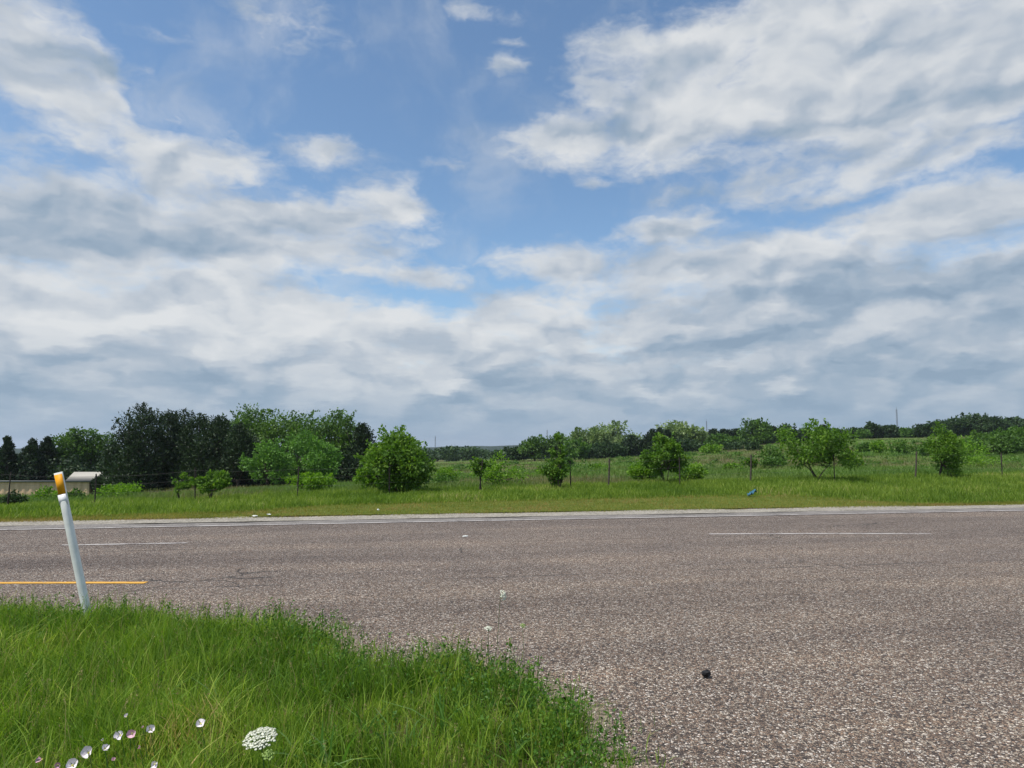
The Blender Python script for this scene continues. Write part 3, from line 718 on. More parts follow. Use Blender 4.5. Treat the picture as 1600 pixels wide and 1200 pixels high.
ht = (0.10 + 0.36 * cl * rng.uniform(.4, 1, len(Xt)) ** 1.3) * np.clip(0.45 + (Yt - tall0(Xt)) * 0.6, 0, 1)
Vt, Ft_ = blades(Xt, Yt, terrain(Xt, Yt) - 0.02, ht, rng.uniform(0.010, 0.024, len(Xt)), 3, 0.35)
tag(np_mesh('tall_grass', Vt, Ft_, M['verge']), kind='stuff')
# field beyond the fence
nf = 150000
Yf = 24 * (7.4 ** rng.random(nf)); Xf = rng.uniform(-0.80, 0.80, nf) * Yf
kp = Yf > y_fence(Xf) + 1.5; Xf, Yf = Xf[kp], Yf[kp]
hf = rng.uniform(0.15, 0.42, len(Xf)) * (0.6 + 0.8 * vnoise(Xf, Yf, 5, 15))
Vf, Ff = blades(Xf, Yf, terrain(Xf, Yf) - 0.03, hf, 0.0009 * Yf * rng.uniform(.6, 1.4, len(Xf)) + 0.008, 2, 0.45)
tag(np_mesh('field_grass', Vf, Ff, M['field']), kind='stuff')

# ------------------------------------------------------------------ trees and shrubs
def tree_root(name, x, ytop, Y, label, cat, group=None, ybase=None):
    z0 = 0.0
    X = x_at(x, Y, 0.0)
    z0 = float(terrain(np.array([X]), np.array([Y]))[0])
    X = x_at(x, Y, z0)
    r = empty(name, (X, Y, z0 - 0.03)); tag(r, label, cat, group)
    return r, z_at(ytop, Y) - z0 + 0.03
def limb(mb, a, b, r0, r1, rg, n=5, wig=0.06, sides=5):
    a, b = np.asarray(a, float), np.asarray(b, float); L = np.linalg.norm(b - a)
    t = np.linspace(0, 1, n)[:, None]
    P = a + (b - a) * t; P[1:-1] += rg.normal(size=(n - 2, 3)) * L * wig
    P[:, 2] += (np.sin(t[:, 0] * np.pi) * -0.05 * L)
    mb.tube(P, r0 + (r1 - r0) * t[:, 0], sides, cap=False); return P
def broadleaf(x, ytop, w, Y, label, mat='oak', seed=0, n=4200, leaf=None, low=0.25, name='broadleaf_tree', cat='tree', group=None, clumps=26, trunk=0.03, ragged=0.35, stems=1, open_=0.0, taper=0.0, shoots=1.0):
    rg = np.random.default_rng(seed + int(x * 10) + int(ytop))
    root, H = tree_root(name, x, ytop, Y, label, cat, group)
    Wm = w / FPX * Y; R = Wm / 2
    leaf = leaf or max(0.07, 0.0021 * Y)
    cz = H * (1 + low) / 2; rz_ = H * (1 - low) / 2
    # clump centres over an uneven crown
    C, CR = [], []
    for k in range(clumps):
        d = rg.normal(size=3); d /= np.linalg.norm(d)
        q = rg.uniform(0.35, 0.98) ** 0.7
        rr = R * rg.uniform(0.20, 0.40) * (1 - open_ * 0.4)
        lim = 1 - 0.8 * rr / R
        zrel = d[2] * q
        nar = 1 - taper * max(0, zrel)
        c = np.array([d[0] * q * R * lim * nar, d[1] * q * R * lim * nar, cz + zrel * rz_ * (1 - rr / max(H, .1) * .8)])
        c += rg.normal(size=3) * R * ragged * 0.18
        C.append(c); CR.append(rr)
    C.append(np.array([rg.normal() * R * .12, 0, H - R * 0.22])); CR.append(R * 0.24)
    for sx in (-1, 1): C.append(np.array([sx * R * 0.78, 0, cz + rg.uniform(-.3, .3) * rz_])); CR.append(R * 0.24)
    C, CR = np.array(C), np.array(CR)
    pk = CR ** 2 / np.sum(CR ** 2)
    which = rg.choice(len(C), n, p=pk)
    d = rg.normal(size=(n, 3)); d /= np.linalg.norm(d, axis=1)[:, None]
    q = rg.random(n) ** 0.45 * rg.uniform(0.75, 1.18, n)
    P = C[which] + d * (CR[which] * q)[:, None] * np.array([1, 1, 0.82])
    P[:, 2] = np.maximum(P[:, 2], 0.04 * H)
    dirs = d + np.array([0, 0, -0.15])
    # shoots that break the outline
    ks = int(shoots * (6 + clumps * .5)); kl = max(7, int(.10 * n / max(ks, 1)))
    SP, SD = [], []
    for k in range(ks):
        c = int(rg.integers(len(C))); dd = rg.normal(size=3); dd[2] = abs(dd[2]) * 1.1 + .25; dd /= np.linalg.norm(dd)
        tt = rg.random(kl)[:, None]; p0 = C[c] + dd * CR[c] * .7
        pp_ = p0 + (dd + np.array([0, 0, .25]) * tt) * tt * (CR[c] * rg.uniform(.5, 1.15)) + rg.normal(size=(kl, 3)) * leaf * .5
        pp_[:, 2] = np.minimum(pp_[:, 2], H * 1.03)
        SP.append(pp_); SD.append(np.repeat(dd[None], kl, 0))
    if ks: P = np.vstack([P] + SP); dirs = np.vstack([dirs] + SD); n = len(P)
    V, F = leaves(P, leaf * rg.uniform(0.6, 1.35, n), 1.5, 0.2, rg, dirs)
    np_mesh('crown', V, F, M[mat], root)
    mb = MB(); r0 = max(0.02, trunk * H)
    starts = [np.array([rg.normal() * r0 * (2 if stems > 1 else 0), rg.normal() * r0 * (2 if stems > 1 else 0), 0.0]) for _ in range(stems)]
    forks = []
    for s0 in starts:
        f = np.array([s0[0] + rg.normal() * R * .10 + (R * .25 * rg.normal() if stems > 1 else 0), s0[1] + rg.normal() * R * .10, H * max(low + 0.10, 0.30)])
        mb.tube([s0, s0 * .5 + f * .5 + rg.normal(size=3) * R * .03, f], [r0 / math.sqrt(stems) * 1.25, r0 / math.sqrt(stems), r0 / math.sqrt(stems) * .75], 7, cap=False); forks.append(f)
    order = np.argsort(-CR)[:min(len(CR), 18)]
    for k in order:
        f = forks[int(rg.integers(len(forks)))]
        base = f * (0.75 + .25 * rg.random()) if C[k][2] < f[2] else f
        limb(mb, base, C[k], r0 * .5, r0 * .12, rg)
    mb.build('trunk', M['bark'], root)
    return root
def juniper(x, ytop, w, Y, label, mat='juniper', seed=0, n=7000, leaf=None, name='juniper_tree', cat='tree', group=None, tips=5, shape=0.75, low=0.03):
    rg = np.random.default_rng(seed + int(x * 10) + int(ytop))
    root, H = tree_root(name, x, ytop, Y, label, cat, group)
    R = w / FPX * Y / 2; leaf = leaf or max(0.07, 0.0020 * Y)
    # a broad body of up-swept boughs, ragged with many pointed tips
    env = lambda z: np.clip(np.minimum(.55 + 2.2 * z, 1), 0, 1) * np.clip(1 - np.clip((z - .18) / .82, 0, 1) ** (1.9 if shape < .65 else 1.35), 0, 1) ** (.75 if shape < .65 else .9)
    nb = int(26 + tips * 7); C, CR, UP = [], [], []
    for k in range(nb):
        z = .06 + .88 * rg.random() ** .9; e_ = env(z); a = rg.uniform(0, 2 * np.pi); q = rg.random() ** .45
        cr = R * (.13 + .20 * e_) * rg.uniform(.75, 1.2)
        rr = max(0, R * e_ * rg.uniform(.80, 1.10) - cr * .6) * q
        C.append([np.cos(a) * rr, np.sin(a) * rr, z * H]); CR.append(cr); UP.append(1.25)
    lead = [(0, 0, 1.0)]
    for k in range(tips * 3):
        a = rg.uniform(0, 2 * np.pi); z = rg.uniform(.45, .92); rr = R * env(z) * rg.uniform(.3, .95)
        lead.append((np.cos(a) * rr, np.sin(a) * rr, min(.985, z + rg.uniform(.03, .10))))
    C, CR = np.array(C), np.array(CR)
    wk = rg.choice(nb, n, p=CR ** 2 / np.sum(CR ** 2))
    d = rg.normal(size=(n, 3)); d /= np.linalg.norm(d, axis=1)[:, None]
    P = C[wk] + d * (CR[wk] * rg.random(n) ** .4)[:, None] * np.array([1, 1, 1.15])
    P[:, 2] = np.clip(P[:, 2], .02 * H, H * .97)
    D = d * np.array([.9, .9, .5]) + np.array([0, 0, .55])
    Ps, Ds = [P], [D]
    for (lx, ly, lh) in lead:
        ms = 70; hz_ = H * rg.uniform(.10, .17); t_ = rg.random(ms) ** 1.3; an = rg.uniform(0, 6.28, ms)
        sr = R * .13 * (1 - t_) * rg.random(ms) ** .5 + .01
        Ps.append(np.stack([lx + np.cos(an) * sr, ly + np.sin(an) * sr, lh * H - hz_ * (1 - t_) - leaf * .5], 1))
        Ds.append(np.stack([np.cos(an) * .45, np.sin(an) * .45, np.ones(ms)], 1))
    P, D = np.vstack(Ps), np.vstack(Ds)
    V, F = leaves(P, leaf * rg.uniform(.5, 1.2, len(P)) * np.clip(1.25 - .5 * P[:, 2] / H, .7, 1.1), 2.2, 0, rg, D)
    np_mesh('crown', V, F, M[mat], root)
    mb = MB(); r0 = 0.022 * H
    mb.tube([[0, 0, 0], [rg.normal() * R * .03, 0, H * .35], [0, 0, H * .93]], [r0 * 1.4, r0, r0 * .15], 7, cap=False)
    for (lx, ly, lh) in lead[1:tips + 2]:
        limb(mb, [0, 0, H * .15 * lh], [lx * .9, ly * .9, lh * H * .9], r0 * .5, r0 * .1, rg)
    mb.build('trunk', M['bark'], root)
    return root

# --- wood on the left
juniper(7, 681, 46, 76, 'narrow dark juniper with a spire top at the left frame edge', tips=2)
juniper(47, 685, 52, 78, 'dark juniper behind the tan shed, first to the right of the spire-topped one', tips=3)
juniper(70, 682, 46, 80, 'dark pointed juniper touching the left side of the broad green trees behind the shed', tips=2)
broadleaf(104, 675, 66, 82, 'mid green broadleaf tree behind the shed, the lower of the two there', 'oak')
broadleaf(142, 667, 72, 84, 'mid green broadleaf tree behind the cream roof, the taller of the two there', 'oak')
broadleaf(88, 727, 46, 80, 'bright green bush showing over the tan shed roof', 'scrub', name='shrub', cat='shrub', n=1500, clumps=10, low=.05, stems=3)
juniper(218, 628, 122, 60, 'tallest black-green juniper with a broad ragged top, beside the tan shed', tips=8, n=11000, shape=.55)
juniper(176, 690, 62, 63, 'low dark juniper hugging the left flank of the tallest juniper', tips=3)
juniper(258, 640, 92, 63, 'dark juniper just right of the tallest juniper, with one sharper tip', tips=6, n=9000, shape=.55)
juniper(284, 638, 92, 65, 'dark spired juniper, second to the right of the tallest juniper', tips=6, n=9000, shape=.55)
juniper(308, 645, 90, 61, 'dark juniper with several short tips in the middle of the juniper row', tips=5, n=7000, shape=.6)
juniper(338, 648, 96, 60, 'wide dark juniper with layered boughs above the pair of fence shrubs', tips=6, n=8000, shape=.55)
juniper(372, 660, 84, 59, 'last dark juniper of the row, against the soft green trees', tips=4, n=6500, shape=.55)
broadleaf(388, 635, 118, 72, 'tall green tree with a feathery top rising behind the juniper row', 'oak', n=8500, clumps=40)
broadleaf(440, 645, 128, 71, 'green tree between the feathery tall tree and the round dark green one', 'oak', n=8000, clumps=40)
broadleaf(512, 646, 116, 69, 'full dark green tree with a flat round top in the left wood', 'oak', n=8000, clumps=40)
broadleaf(546, 650, 36, 68, 'slim green tree top between the flat round tree and the end juniper', 'oak', n=1800, clumps=10)
juniper(566, 660, 62, 64, 'dark juniper at the right end of the left wood, behind the big bush', tips=5, n=5500, shape=.6)
broadleaf(415, 690, 84, 55, 'soft light green rounded tree, left one of three in front of the wood', 'willow', n=4800, low=.08)
broadleaf(468, 671, 88, 58, 'soft light green rounded tree, tallest of three in front of the wood', 'willow', n=5000, low=.08)
broadleaf(502, 690, 66, 54, 'soft light green rounded tree, right one of three in front of the wood', 'willow', n=4200, low=.08)
juniper(386, 706, 70, 60, 'dark low juniper under the feathery tall tree', tips=4, shape=.5)
juniper(540, 712, 90, 61, 'dark low juniper below the end of the left wood', tips=5, shape=.5)
juniper(440, 712, 90, 61, 'dark undergrowth juniper in the gap below the soft green trees', tips=5, shape=.5)

# --- bushes and saplings along the fence
broadleaf(624, 670, 112, 25.6, 'big bright green leafy bush by the fence, the largest near the road', 'elm', n=11000, leaf=0.075, low=0.05, name='large_bush', cat='bush', clumps=52, stems=4, trunk=.02, taper=.5, ragged=.7, shoots=1.6)
broadleaf(578, 725, 52, 27.5, 'yellow-green sumac tucked against the left of the largest bush', 'sumac', n=2200, leaf=.07, low=.15, name='sumac_shrub', cat='shrub', clumps=14, stems=3)
broadleaf(283, 741, 26, 23.6, 'slim leafy shrub on bare stems, left of the forked fence shrub', 'elm', n=900, leaf=.055, low=.35, name='shrub', cat='shrub', clumps=8, stems=2)
broadleaf(330, 735, 58, 23.4, 'forked green shrub with two leafy heads in front of the junipers', 'elm', n=2300, leaf=.06, low=.28, name='shrub', cat='shrub', clumps=13, stems=4, open_=.4)
broadleaf(486, 743, 76, 27.5, 'flat-topped yellow-green sumac behind a fence post in front of the soft green trees', 'sumac', n=2000, leaf=.07, low=.40, name='sumac_shrub', cat='shrub', clumps=12, stems=3)
broadleaf(185, 760, 72, 30.0, 'low bright green shrub under the tallest juniper', 'sumac', n=1700, leaf=.07, low=.1, name='shrub', cat='shrub', clumps=12, stems=3)
broadleaf(72, 762, 46, 29.0, 'pale yellow-green weed bush in front of the tan shed wall', 'sumac', n=900, leaf=.06, low=.1, name='shrub', cat='shrub', clumps=9, stems=3)
broadleaf(22, 768, 40, 24.0, 'small dark shrub by the fence post at the left frame edge', 'dull_leaf', n=900, leaf=.05, low=.1, name='shrub', cat='shrub', clumps=9, stems=3)
broadleaf(120, 764, 30, 30.0, 'dark green shrub at the right end of the tan shed wall', 'scrub', n=800, leaf=.06, low=.05, name='shrub', cat='shrub', clumps=8, stems=3)
broadleaf(752, 716, 32, 25.8, 'small sapling with a tufted head standing at a leaning fence post', 'elm', n=800, leaf=.06, low=.55, name='sapling', cat='sapling', clumps=7, stems=1, trunk=.015)
broadleaf(779, 718, 92, 30.0, 'broad airy yellow-green sumac beside the tufted sapling', 'sumac', n=1900, leaf=.065, low=.12, name='sumac_shrub', cat='shrub', clumps=20, stems=4, open_=.5)
broadleaf(872, 678, 26, 26.2, 'upper part thin sapling with a wispy leaning top at the fence', 'elm', n=800, leaf=.055, low=.25, name='sapling', cat='sapling', clumps=10, stems=2, trunk=.014, open_=.6)
broadleaf(868, 716, 44, 26.3, 'bushy low shrub around the foot of the wispy sapling', 'elm', n=1500, leaf=.065, low=.16, name='shrub', cat='shrub', clumps=12, stems=3)
broadleaf(1040, 676, 74, 29.0, 'dark green layered young tree by the fence, in the middle of the field', 'elm', n=4200, leaf=.075, low=.12, name='young_tree', cat='tree', clumps=24, stems=3, trunk=.014, open_=.55, taper=.5, shoots=1.5)
broadleaf(1010, 722, 54, 30.5, 'light green sumac spilling left of the layered young tree', 'sumac', n=2000, leaf=.075, low=.15, name='sumac_shrub', cat='shrub', clumps=14, stems=3)
broadleaf(1080, 726, 50, 30.5, 'light green sumac at the right foot of the layered young tree', 'sumac', n=1500, leaf=.075, low=.05, name='sumac_shrub', cat='shrub', clumps=12, stems=3)
broadleaf(1172, 717, 24, 28.6, 'tiny tufted sapling growing at the crooked fence post', 'elm', n=380, leaf=.06, low=.62, name='sapling', cat='sapling', clumps=5, stems=1, trunk=.015)
broadleaf(1278, 659, 118, 29.5, 'open branching young tree with bare forked stems, on the right', 'elm', n=6000, leaf=.072, low=.20, name='young_tree', cat='tree', clumps=38, stems=4, trunk=.016, open_=.6, ragged=.7)
broadleaf(1480, 661, 64, 31.5, 'compact upright dark bush with bright shoots on top, far right', 'elm', n=6500, leaf=.06, low=.03, name='upright_bush', cat='bush', clumps=34, stems=3, taper=.75, shoots=1.3)

# --- field shrubs
FS = [(905, 735, 70, 60, 'scrub', 'low green scrub bush right behind the wispy sapling'),
      (838, 745, 46, 52, 'sumac', 'low yellow-green shrub left behind the wispy sapling'),
      (935, 729, 34, 60, 'sumac', 'small pale shrub above the straight fence post'),
      (1020 + 186, 699, 50, 62, 'scrub', 'round green field bush left of the open branching tree, the upper one'),
      (1208, 715, 44, 46, 'scrub', 'round green field bush left of the open branching tree, the lower one'),
      (1145, 726, 30, 48, 'sumac', 'small pale bush left of the tiny tufted sapling'),
      (1178, 693, 24, 120, 'dull_leaf', 'dark little bush below the tall round tree on the skyline'),
      (1152, 693, 42, 130, 'dull_leaf', 'dark bush pair patch at the top edge of the green field strip'),
      (1415, 690, 48, 75, 'scrub', 'spreading green bush in mid field left of the upright dark bush'),
      (1375, 690, 30, 85, 'sumac', 'small pale green bush below the skyline mast'),
      (1350, 693, 24, 90, 'scrub', 'tiny bush near the middle of the right field'),
      (1452, 694, 32, 70, 'scrub', 'small bush touching the upright dark bush on its left'),
      (1525, 716, 90, 46, 'sumac', 'wide low pale shrub right of the upright dark bush'),
      (1505, 679, 80, 60, 'sumac', 'pale yellow-green bush peeping out behind the upright dark bush'),
      (700, 733, 40, 45, 'sumac', 'yellow-green shrub just right of the largest bush'),
      (690, 757 - 12, 50, 35, 'scrub', 'low green shrub at the right foot of the largest bush'),
      (1330, 716, 40, 44, 'scrub', 'low bush at the right of the open branching tree'),
      (885, 716, 26, 90, 'scrub', 'small dark field shrub below the round green far trees'),
      (1110, 697, 34, 120, 'sumac', 'small pale bush at the foot of the far junipers')]
for (x, yt, w, Y, mt, lab) in FS:
    broadleaf(x, yt, w, Y, lab, mt, n=1100, low=.02, name='shrub', cat='shrub', clumps=11, stems=3, leaf=max(.06, .0019 * Y))
for k, (x, yt, w, Y) in enumerate([(1535, 676, 60, 78), (1570, 670, 70, 80), (1605, 670, 80, 80), (1560, 684, 90, 72), (1612, 683, 70, 72), (1520, 688, 50, 72), (1590, 674, 60, 90)]):
    broadleaf(x, yt, w, Y, 'dark green shrub in the thicket on the rise at the right frame edge', 'scrub' if k % 3 else 'oak', n=2400, low=.0, name='thicket_shrub', cat='shrub', clumps=16, stems=3, group='thicket on the right rise', seed=k)

# --- far line of trees along the ridge
FAR = [
 ('B', 836, 683, 50, 150, 'oak', 'round dark green tree at the left end of the skyline row'),
 ('B', 812, 697, 44, 156, 'dull_leaf', 'low dark tree left of the round tree that begins the skyline row'),
 ('B', 873, 679, 44, 150, 'oak', 'upright green tree right behind the wispy sapling on the skyline'),
 ('B', 899, 686, 44, 146, 'scrub', 'bright green rounded tree low in the skyline row'),
 ('B', 907, 672, 54, 166, 'pale_leaf', 'pale grey-green tree at the left of the tall pale clump'),
 ('B', 932, 668, 66, 166, 'pale_leaf', 'pale grey-green tree in the middle of the tall pale clump'),
 ('B', 967, 661, 74, 168, 'pale_leaf', 'tallest pale grey-green tree with a domed thin crown in the clump'),
 ('B', 925, 698, 60, 152, 'dull_leaf', 'dark low tree beneath the pale clump, left'),
 ('B', 957, 695, 56, 152, 'dull_leaf', 'dark low tree beneath the pale clump, middle'),
 ('J', 988, 681, 44, 154, 'juniper', 'dark juniper at the right end of the pale clump'),
 ('J', 1006, 688, 40, 154, 'juniper', 'short dark juniper between the pale clump and the black junipers'),
 ('J', 1019, 671, 30, 152, 'juniper', 'left one of three black junipers left of the domed pale tree'),
 ('J', 1031, 669, 28, 153, 'juniper', 'middle one of three black junipers left of the domed pale tree'),
 ('J', 1044, 672, 30, 152, 'juniper', 'right one of three black junipers left of the domed pale tree'),
 ('B', 1056, 659, 66, 170, 'pale_leaf', 'domed thin pale tree standing behind the layered young tree'),
 ('B', 1083, 666, 46, 168, 'pale_leaf', 'pale greenish tree right beside the domed pale tree'),
 ('B', 1072, 690, 54, 155, 'dull_leaf', 'dark low tree in front of the two pale skyline trees'),
 ('J', 1098, 677, 34, 190, 'juniper', 'dark juniper under the thin mast, left of the row there'),
 ('J', 1115, 671, 34, 190, 'juniper', 'dark juniper with a sharp tip just right of the thin mast'),
 ('J', 1133, 671, 36, 192, 'juniper', 'dark juniper in the middle of the mast row'),
 ('J', 1150, 671, 36, 192, 'juniper', 'dark juniper at the right of the mast row'),
 ('B', 1122, 681, 42, 178, 'scrub', 'light green round bush-like tree below the mast row, left'),
 ('B', 1146, 684, 36, 178, 'scrub', 'light green round bush-like tree below the mast row, right'),
 ('B', 1180, 657, 54, 172, 'oak', 'tall round grey-green tree standing clear on the skyline'),
 ('B', 1196, 673, 30, 170, 'oak', 'smaller green tree leaning on the tall round skyline tree'),
 ('J', 1209, 667, 26, 190, 'juniper', 'dark pointed juniper right of the tall round skyline tree'),
 ('J', 1221, 669, 26, 190, 'juniper', 'second dark juniper right of the tall round skyline tree'),
 ('B', 1233, 665, 34, 190, 'dull_leaf', 'dark round-headed tree left of the open branching young tree'),
 ('B', 1262, 672, 40, 194, 'dull_leaf', 'dark tree seen through the left of the open branching young tree'),
 ('J', 1286, 665, 28, 194, 'juniper', 'juniper tip seen above the open branching young tree'),
 ('B', 1310, 671, 40, 196, 'dull_leaf', 'dark tree seen through the right of the open branching young tree'),
 ('B', 1336, 671, 34, 198, 'dull_leaf', 'low dark tree just right of the open branching young tree'),
 ('B', 1350, 673, 22, 190, 'scrub', 'small paler green tree on the right skyline'),
 ('B', 1363, 662, 26, 196, 'dull_leaf', 'taller dark tree left of the tall mast'),
 ('B', 1385, 667, 34, 196, 'dull_leaf', 'round dark tree at the foot of the tall mast'),
 ('B', 1408, 671, 30, 196, 'scrub', 'light green tree directly below the tall mast'),
 ('B', 1428, 670, 34, 192, 'scrub', 'light green tree right of the tall mast'),
]
for k, (t, x, yt, w, Y, mt, lab) in enumerate(FAR):
    if t == 'B':
        broadleaf(x, yt, w, Y, lab, mt, n=2600 if mt != 'pale_leaf' else 3000, low=.06 if mt != 'pale_leaf' else .12, clumps=22, seed=k)
    else:
        juniper(x, yt, w, Y, lab, mt, n=2400, tips=3, shape=.55, seed=k)
for k, (x, yt, w) in enumerate([(1446, 665, 34), (1462, 660, 40), (1480, 657, 44), (1498, 654, 46), (1520, 648, 58), (1542, 651, 50), (1562, 654, 48), (1582, 656, 46), (1602, 655, 50), (1625, 656, 50), (1532, 658, 50), (1575, 662, 50)]):
    broadleaf(x, yt, w, 185 + 6 * (k % 3), 'dark tree in the dense wood on the right skyline', 'dull_leaf', n=2400, low=.0, clumps=22, group='dense wood on the right skyline', seed=k, name='woodland_tree')

# far wood in the dip: one mass
rgw = np.random.default_rng(5); Pw = []
for k in range(170):
    x = rgw.uniform(560, 1110); Y = rgw.uniform(215, 330); yt = rgw.uniform(699, 706) + 3 * math.sin(x * .05)
    X = x_at(x, Y); zb = float(terrain(np.array([X]), np.array([Y]))[0]); zt = z_at(yt, Y)
    r = rgw.uniform(2.0, 4.5); m_ = 260
    d = rgw.normal(size=(m_, 3)); d /= np.linalg.norm(d, axis=1)[:, None]
    q = rgw.random(m_) ** .4
    hh = max(zt - zb, 3) / 2
    Pw.append(np.stack([X + d[:, 0] * r * q, Y + d[:, 1] * r * q, zb + hh + d[:, 2] * hh * q], 1))
for k in range(120):                       # low growth along the crest of the rise
    x = rgw.uniform(1090, 1640); Y = rgw.uniform(196, 212)
    yt = np.interp(x, COLX, ROW_R) - rgw.uniform(3, 9)
    X = x_at(x, Y); zb = float(terrain(np.array([X]), np.array([Y]))[0]); zt = z_at(yt, Y)
    r = rgw.uniform(1.5, 3.0); m_ = 130
    d = rgw.normal(size=(m_, 3)); d /= np.linalg.norm(d, axis=1)[:, None]
    q = rgw.random(m_) ** .4; hh = max(zt - zb, 1.5) / 2
    Pw.append(np.stack([X + d[:, 0] * r * q, Y + d[:, 1] * r * q, zb + hh + d[:, 2] * hh * q], 1))
Pw = np.vstack(Pw)
Vw, Fw = leaves(Pw, rgw.uniform(.4, .9, len(Pw)), 1.5, .2, rgw)
tag(np_mesh('distant_wood', Vw, Fw, M['dull_leaf']), kind='stuff')

rgu = np.random.default_rng(15); Pu = []
for k in range(150):
    x = rgu.uniform(-60, 600); Y = rgu.uniform(74, 98)
    X = x_at(x, Y); zb = float(terrain(np.array([X]), np.array([Y]))[0]); hh = max(1.0, (z_at(rgu.uniform(704, 728) , Y) - zb) / 2)
    r = rgu.uniform(1.0, 2.2); m_ = 190
    d = rgu.normal(size=(m_, 3)); d /= np.linalg.norm(d, axis=1)[:, None]; q = rgu.random(m_) ** .4
    Pu.append(np.stack([X + d[:, 0] * r * q, Y + d[:, 1] * r * q, zb + hh + d[:, 2] * hh * q], 1))
Pu = np.vstack(Pu); Vw, Fw = leaves(Pu, rgu.uniform(.12, .30, len(Pu)), 1.6, .2, rgu)
tag(np_mesh('undergrowth', Vw, Fw, M['juniper']), kind='stuff')

# scrubby cover dotted over the field
rgs = np.random.default_rng(9); Ps, Sz = [], []
for k in range(230):
    Y = 42 * (3.4 ** rgs.random()); X = rgs.uniform(-.22, .74) * Y
    z = float(terrain(np.array([X]), np.array([Y]))[0]); r = rgs.uniform(.25, .9); m_ = 110
    d = rgs.normal(size=(m_, 3)); d /= np.linalg.norm(d, axis=1)[:, None]; d[:, 2] = np.abs(d[:, 2]) * rgs.uniform(.5, .9)
    Ps.append(np.array([X, Y, z]) + d * r * (rgs.random(m_) ** .5)[:, None]); Sz.append(np.full(m_, .0016 * Y) * rgs.uniform(.6, 1.2, m_))
Vs, Fs_ = leaves(np.vstack(Ps), np.concatenate(Sz), 1.5, .3, rgs)
tag(np_mesh('field_scrub', Vs, Fs_, M['scrub']), kind='stuff')

# ------------------------------------------------------------------ wire fence
fr = empty('wire_fence', (0, float(y_fence(0)), 0)); tag(fr, 'wire field fence on thin dark posts running behind the far verge', 'fence')
def fpt(x, dz=0.0):
    # foot of a post seen at picture column x
    k = (x - 800) / FPX; Y = 26.0 / (1 - 0.25 * k); X = k * Y
    return np.array([X, Y, float(terrain(np.array([X]), np.array([Y]))[0]) + dz])
POSTS = [(-150, 1.15, 0.02, 'T'), (20, 1.1, .05, 'T'), (155, 1.0, 0.0, 'T'), (310, 1.1, -.03, 'T'), (468, 1.05, 0.02, 'T'), (610, 1.1, 0, 'T'), (749, 1.15, .11, 'T'), (891, 1.05, -.02, 'T'), (949, 1.12, .05, 'W'),
         (1060, 1.1, 0, 'T'), (1169, 1.15, .06, 'W'), (1300, 1.1, 0, 'T'), (1425, 1.18, .10, 'W'), (1560, 1.1, .03, 'T'), (1720, 1.1, 0, 'T')]
o0 = np.array(fr.location)
tops = []
for (x, h, tilt, k) in POSTS:
    p = fpt(x) - o0; t = p + np.array([tilt * h, 0, h]); mb = MB()
    if k == 'W':
        mb.tube([p - [0, 0, .1], p * .5 + t * .5 + [.01, 0, 0], t], [.036, .034, .031], 7)
        mb.build('post', M['wood_post'], fr)
    else:
        mb.tube([p - [0, 0, .1], t], [.022, .022], 4); mb.box(t * .5 + p * .5 + np.array([0, .022, 0]), (.012, .03, h * .9))
        mb.build('post', M['steel_dark'], fr)
    tops.append((p, t))
for lev in (.92, .66, .40):
    mb = MB(); P = []
    for a in range(len(tops) - 1):
        p0 = tops[a][0] * (1 - lev) + tops[a][1] * lev; p1 = tops[a + 1][0] * (1 - lev) + tops[a + 1][1] * lev
        for q in np.linspace(0, 1, 6)[:-1]:
            P.append(p0 * (1 - q) + p1 * q + np.array([0, -.025, -.05 * math.sin(q * math.pi)]))
    mb.tube(P, .0022, 4, cap=False); mb.build('wire', M['wire'], fr)

# ------------------------------------------------------------------ sheds at the left
def shed():
    Y = 62.0; z1 = z_at(753.5, Y); zg = float(terrain(np.array([x_at(60, Y)]), np.array([Y]))[0]) - 0.3
    xr = x_at(141, Y); L = 24.0
    root = empty('metal_shed', (xr - L / 2, Y, zg)); tag(root, 'long low shed with a tan ribbed metal wall, at the left frame edge', 'shed')
    h = z1 - zg
    mb = MB(); n = int(L / 0.30)
    xs = np.linspace(-L / 2, L / 2, n * 2 + 1); yy = np.where((np.arange(len(xs)) // 2) % 2 == 0, 0.0, -0.05)
    for k in range(len(xs) - 1):
        mb.add([[xs[k], yy[k], 0], [xs[k + 1], yy[k + 1], 0], [xs[k + 1], yy[k + 1], h], [xs[k], yy[k], h]], [[0, 1, 2, 3]])
    hb = h - 0.75
    mb.add([[-L / 2 + .01, .02, 0], [L / 2 - .01, .02, 0], [L / 2 - .01, 5, 0], [-L / 2 + .01, 5, 0], [-L / 2 + .01, .02, h - .05], [L / 2 - .01, .02, h - .05], [L / 2 - .01, 5, hb], [-L / 2 + .01, 5, hb]],
           [[0, 3, 2, 1], [4, 5, 6, 7], [2, 3, 7, 6], [0, 4, 7, 3], [1, 2, 6, 5]])
    mb.build('wall', M['tan'], root)
    mb = MB(); mb.add([[-L / 2 - .2, -.20, h + .02], [L / 2 + .2, -.20, h + .02], [L / 2 + .2, 5.2, hb + .03], [-L / 2 - .2, 5.2, hb + .03], [-L / 2 - .2, -.20, h + .16], [L / 2 + .2, -.20, h + .16], [L / 2 + .2, 5.2, hb + .15], [-L / 2 - .2, 5.2, hb + .15]],
                      [[0, 3, 2, 1], [4, 5, 6, 7], [0, 1, 5, 4], [2, 3, 7, 6], [0, 4, 7, 3], [1, 2, 6, 5]])
    mb.build('roof', M['roof_grey'], root)
shed()
